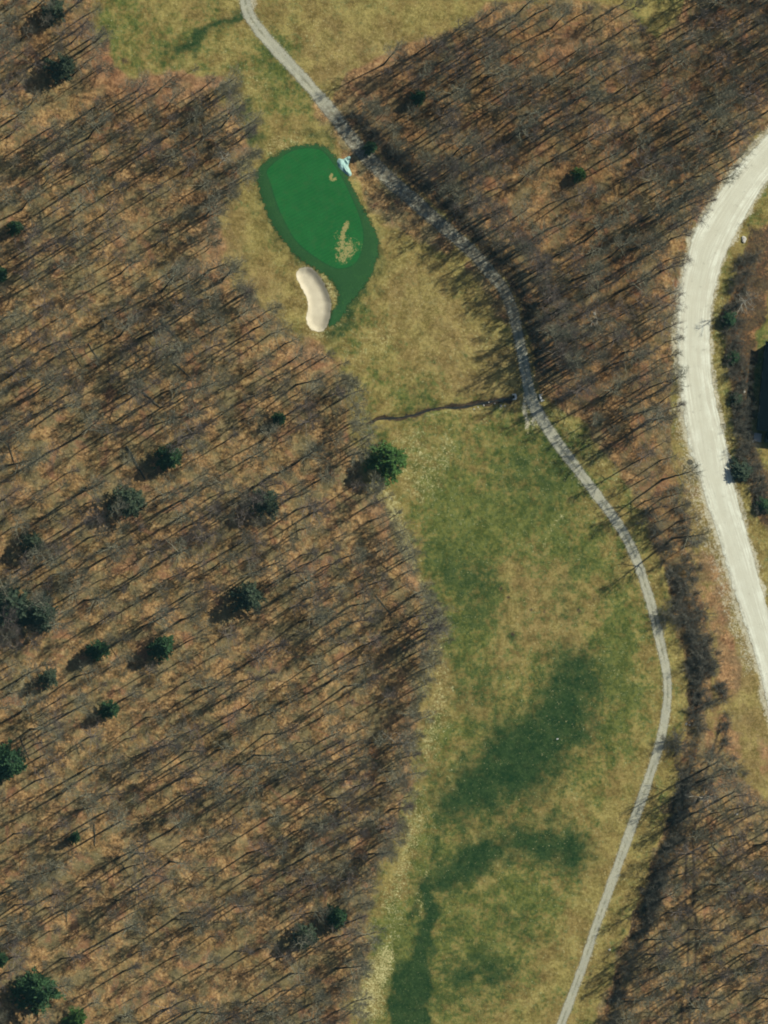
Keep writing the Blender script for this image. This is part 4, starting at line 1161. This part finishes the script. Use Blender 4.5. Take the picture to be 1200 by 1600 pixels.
x, y = spot(870, 1155)
o = obj('yardage_marker', mesh_from('yardage_marker', *lathe([(.16, -.1), (.16, .05), (.05, .08), (.05, .7), (.11, .74), (.11, .86), (.03, .9)]), M_WHITE, True), loc=(x, y, ground_z(x, y)))
tag(o, 'tiny white marker post in the dark lush grass of the fairway', 'marker')
x, y = spot(1078, 722)
o = obj('drain_cover', mesh_from('drain_cover', *lathe([(.62, -.1), (.62, .06), (.50, .09), (.44, .05), (.02, .05)], 24), M_LOG, False), loc=(x, y, ground_z(x, y)))
tag(o, 'small round grey cover at the edge of the gravel road shoulder', 'drain cover')


# ------------------------------------------------------------------ culvert under the cart path
def box(cx, cy, cz, sx, sy, sz):
    v = [(cx + a * sx / 2, cy + b * sy / 2, cz + c * sz / 2) for c in (-1, 1) for a, b in ((-1, -1), (1, -1), (1, 1), (-1, 1))]
    return v, [(3, 2, 1, 0), (4, 5, 6, 7), (0, 1, 5, 4), (1, 2, 6, 5), (2, 3, 7, 6), (3, 0, 4, 7)]


def boxes(lst):
    V, F = [], []
    for b in lst:
        v, f = box(*b)
        F += [tuple(i + len(V) for i in g) for g in f]; V += v
    return V, F


def headwall(px, py, rot, label, w=1.2):
    x, y = spot(px, py)
    o = obj('culvert_headwall', None, loc=(x, y, ground_z(x, y) - .35))
    o.rotation_euler = (0, 0, rot)
    tag(o, label, 'culvert headwall', 'headwalls of the culvert')
    obj('wall', mesh_from('wall', *boxes([(0, 0, .3, .42, w, 1.0), (-.25, w / 2 + .14, .2, .8, .25, .8), (-.25, -w / 2 - .14, .2, .8, .25, .8)]), M_CONC), o)
    v, f = lathe([(.30, 0), (.30, .5), (.24, .5), (.24, .02)], 18)
    pp = obj('pipe', mesh_from('pipe', v, f, M_DARKPIPE, True), o, (-.1, 0, .25))
    pp.rotation_euler = (0, -math.pi / 2, 0)


headwall(806, 619.5, math.radians(8), 'white concrete headwall where the creek enters the pipe, left of the cart path', .75)
headwall(844.5, 622, math.radians(200), 'white concrete headwall right of the cart path, at the wood edge', 1.1)
# stones strewn in the creek bed
for k, (px, py, r) in enumerate([(748, 636, .16), (757, 633, .2), (765, 628, .15), (774, 630, .18), (741, 639, .15), (783, 634, .22), (789, 634, .17)]):
    boulder(px, py, r, ['rounded pale stone at the lower rim of the creek', 'pale stone in the creek bed'][k % 2], 80 + k)
    bpy.context.scene.objects[-1]
for o in list(bpy.data.objects):
    if o.name.startswith('boulder') and 'creek' in str(o.get('label')):
        o['group'] = 'stones of the creek bed'; o['label'] = 'pale stone among others in the creek bed near the culvert'; o.name = 'creek_stone'


# ------------------------------------------------------------------ the tarpaulin by the green
TARP = [(526, 252), (528.7, 248), (533, 249), (536, 249), (542.7, 244.7), (546.7, 244.3), (547.7, 247.3), (545.3, 254.7), (544, 260), (546.7, 266), (549, 272.7), (546, 275.7), (542.7, 274.7), (536, 269.3), (528.7, 262.7), (526.7, 257.3)]
q = smooth_line(TARP, 70, closed=True)
ax, ay = G(q[:, 0], q[:, 1])
x0, x1, y0, y1 = ax.min(), ax.max(), ay.min(), ay.max()
st = .09
gx_, gy_ = np.meshgrid(np.arange(x0 - .2, x1 + .2, st), np.arange(y0 - .2, y1 + .2, st)); sh = gx_.shape
fx, fy = gx_.ravel(), gy_.ravel()
px, py = PIX(fx, fy); sd = sd_poly(px, py, q)
ridge = 1 - np.abs(2 * vnoise(fx / .8 + 3, fy / 1.3 + (fx * .9), 91) - 1)
ridge2 = 1 - np.abs(2 * vnoise(fx / .4 + fy, fy / .5, 92) - 1)
hz = sm(0.5, -4, sd) * (0.12 + 0.45 * ridge ** 2 + 0.14 * ridge2)
i = (np.arange(sh[0] - 1)[:, None] * sh[1] + np.arange(sh[1] - 1)[None, :]).ravel()
quads = np.stack([i, i + 1, i + sh[1] + 1, i + sh[1]], 1)
quads = quads[(sd[quads] < 0.4).all(1)]
used, inv = np.unique(quads, return_inverse=True)
cx0, cy0 = (x0 + x1) / 2, (y0 + y1) / 2
zc = ground_z(cx0, cy0)
verts = np.stack([fx - cx0, fy - cy0, terrain(fx, fy) - zc + 0.05 + hz], 1)[used]
o = obj('tarpaulin', mesh_quads('tarpaulin', verts, inv.reshape(-1, 4), [M_TARP]), loc=(cx0, cy0, zc))
md = o.modifiers.new('thickness', 'SOLIDIFY'); md.thickness = .012; md.offset = 1
tag(o, 'crumpled pale blue tarpaulin lying between the putting green and the cart path', 'tarpaulin')

# ------------------------------------------------------------------ the dark-roofed building at the road
EAVE, RIDGE = 3.0, 5.2
ax0, ay0 = spot(1197.5, 533, EAVE); bx0, by0 = spot(1184, 672, EAVE)
L = math.hypot(bx0 - ax0, by0 - ay0); ang = math.atan2(by0 - ay0, bx0 - ax0)     # along the left eave
o = obj('building', None)
gz = ground_z(ax0 + 6, (ay0 + by0) / 2)
o.location = ((ax0 + bx0) / 2, (ay0 + by0) / 2, gz - .2); o.rotation_euler = (0, 0, ang)
tag(o, 'dark-roofed building cut off by the right edge beside the grass', 'building')
Wd, ov = 11.0, .5      # local x along the eave, local y to the right of the picture (positive = away from the road)
E, Rg = EAVE + .2, RIDGE + .2
obj('wall', mesh_from('wall', *(lambda l, w: ([(-l, ov, 0), (l, ov, 0), (l, w - ov, 0), (-l, w - ov, 0), (-l, ov, E), (l, ov, E), (l, w - ov, E), (-l, w - ov, E), (-l, w / 2, Rg - .15), (l, w / 2, Rg - .15)],
                                                      [(0, 1, 5, 4), (2, 3, 7, 6), (1, 2, 6, 9, 5), (3, 0, 4, 8, 7), (3, 2, 1, 0)]))(L / 2 - ov, Wd), M_WALL), o)
h = L / 2
V = [(-h, 0, E), (h, 0, E), (h, Wd / 2, Rg), (-h, Wd / 2, Rg), (h, Wd, E), (-h, Wd, E)]
V += [(a, b, c + .14) for a, b, c in V]
roof = obj('roof', mesh_from('roof', V, [(6, 7, 8, 9), (9, 8, 10, 11), (1, 0, 3, 2), (2, 3, 5, 4), (0, 1, 7, 6), (4, 5, 11, 10), (1, 2, 8, 7), (2, 4, 10, 8), (3, 0, 6, 9), (5, 3, 9, 11)], M_ROOF), o)
nseam = 26
obj('roof_seam', mesh_from('roof_seam', *boxes([(0, Wd / 2, Rg + .15, L, .25, .05)]), M_ROOF), roof)
obj('gutter', mesh_from('gutter', *boxes([(0, -.07, E + .03, L, .12, .12)]), M_ROOF), roof)
for k in range(4):
    wx_ = -h + L * (k + .6) / 4.4
    w = obj('window', mesh_from('window', *boxes([(wx_, ov - .03, 1.7, 1.1, .1, 1.2)]), M_GLASS), o)
    obj('frame', mesh_from('frame', *boxes([(wx_, ov - .05, 2.36, 1.3, .12, .1), (wx_, ov - .05, 1.04, 1.3, .12, .1), (wx_ - .6, ov - .05, 1.7, .1, .12, 1.2), (wx_ + .6, ov - .05, 1.7, .1, .12, 1.2)]), M_TRIM), w)
# low annex and its pale step at the lower end
obj('annex', mesh_from('annex', *boxes([(h + 1.0, Wd / 2 + 1.2, 1.2, 2.0, Wd - 2.6, 2.4)]), M_WALL), o)
obj('annex_roof', mesh_from('annex_roof', *boxes([(h + 1.05, Wd / 2 + 1.2, 2.48, 2.3, Wd - 2.2, .16)]), M_ROOF), o)
obj('porch_step', mesh_from('porch_step', *boxes([(h + 1.2, 1.0, .2, 1.9, 1.7, .5)]), M_TRIM), o)

# ------------------------------------------------------------------ thin air between the aircraft and the ground
hm = bpy.data.materials.new('thin_haze'); hm.use_nodes = True
ht = hm.node_tree; ht.nodes.clear()
hv = ht.nodes.new('ShaderNodeVolumePrincipled')
hv.inputs['Color'].default_value = (0.30, 0.80, 1.0, 1.0)
hv.inputs['Density'].default_value = 0.000014
hv.inputs['Anisotropy'].default_value = 0.0
hout = ht.nodes.new('ShaderNodeOutputMaterial')
ht.links.new(hv.outputs[0], hout.inputs['Volume'])
zb, ztop, hw = float(Zg.min()) - 1.0, CAM_DIST + 10.0, float(np.abs(X).max()) + 60
hz_o = obj('haze', mesh_from('haze', *box(0, 0, (zb + ztop) / 2, 2 * hw, 2 * hw, ztop - zb), hm))
tag(hz_o, 'thin bluish air over the whole course', kind='stuff')
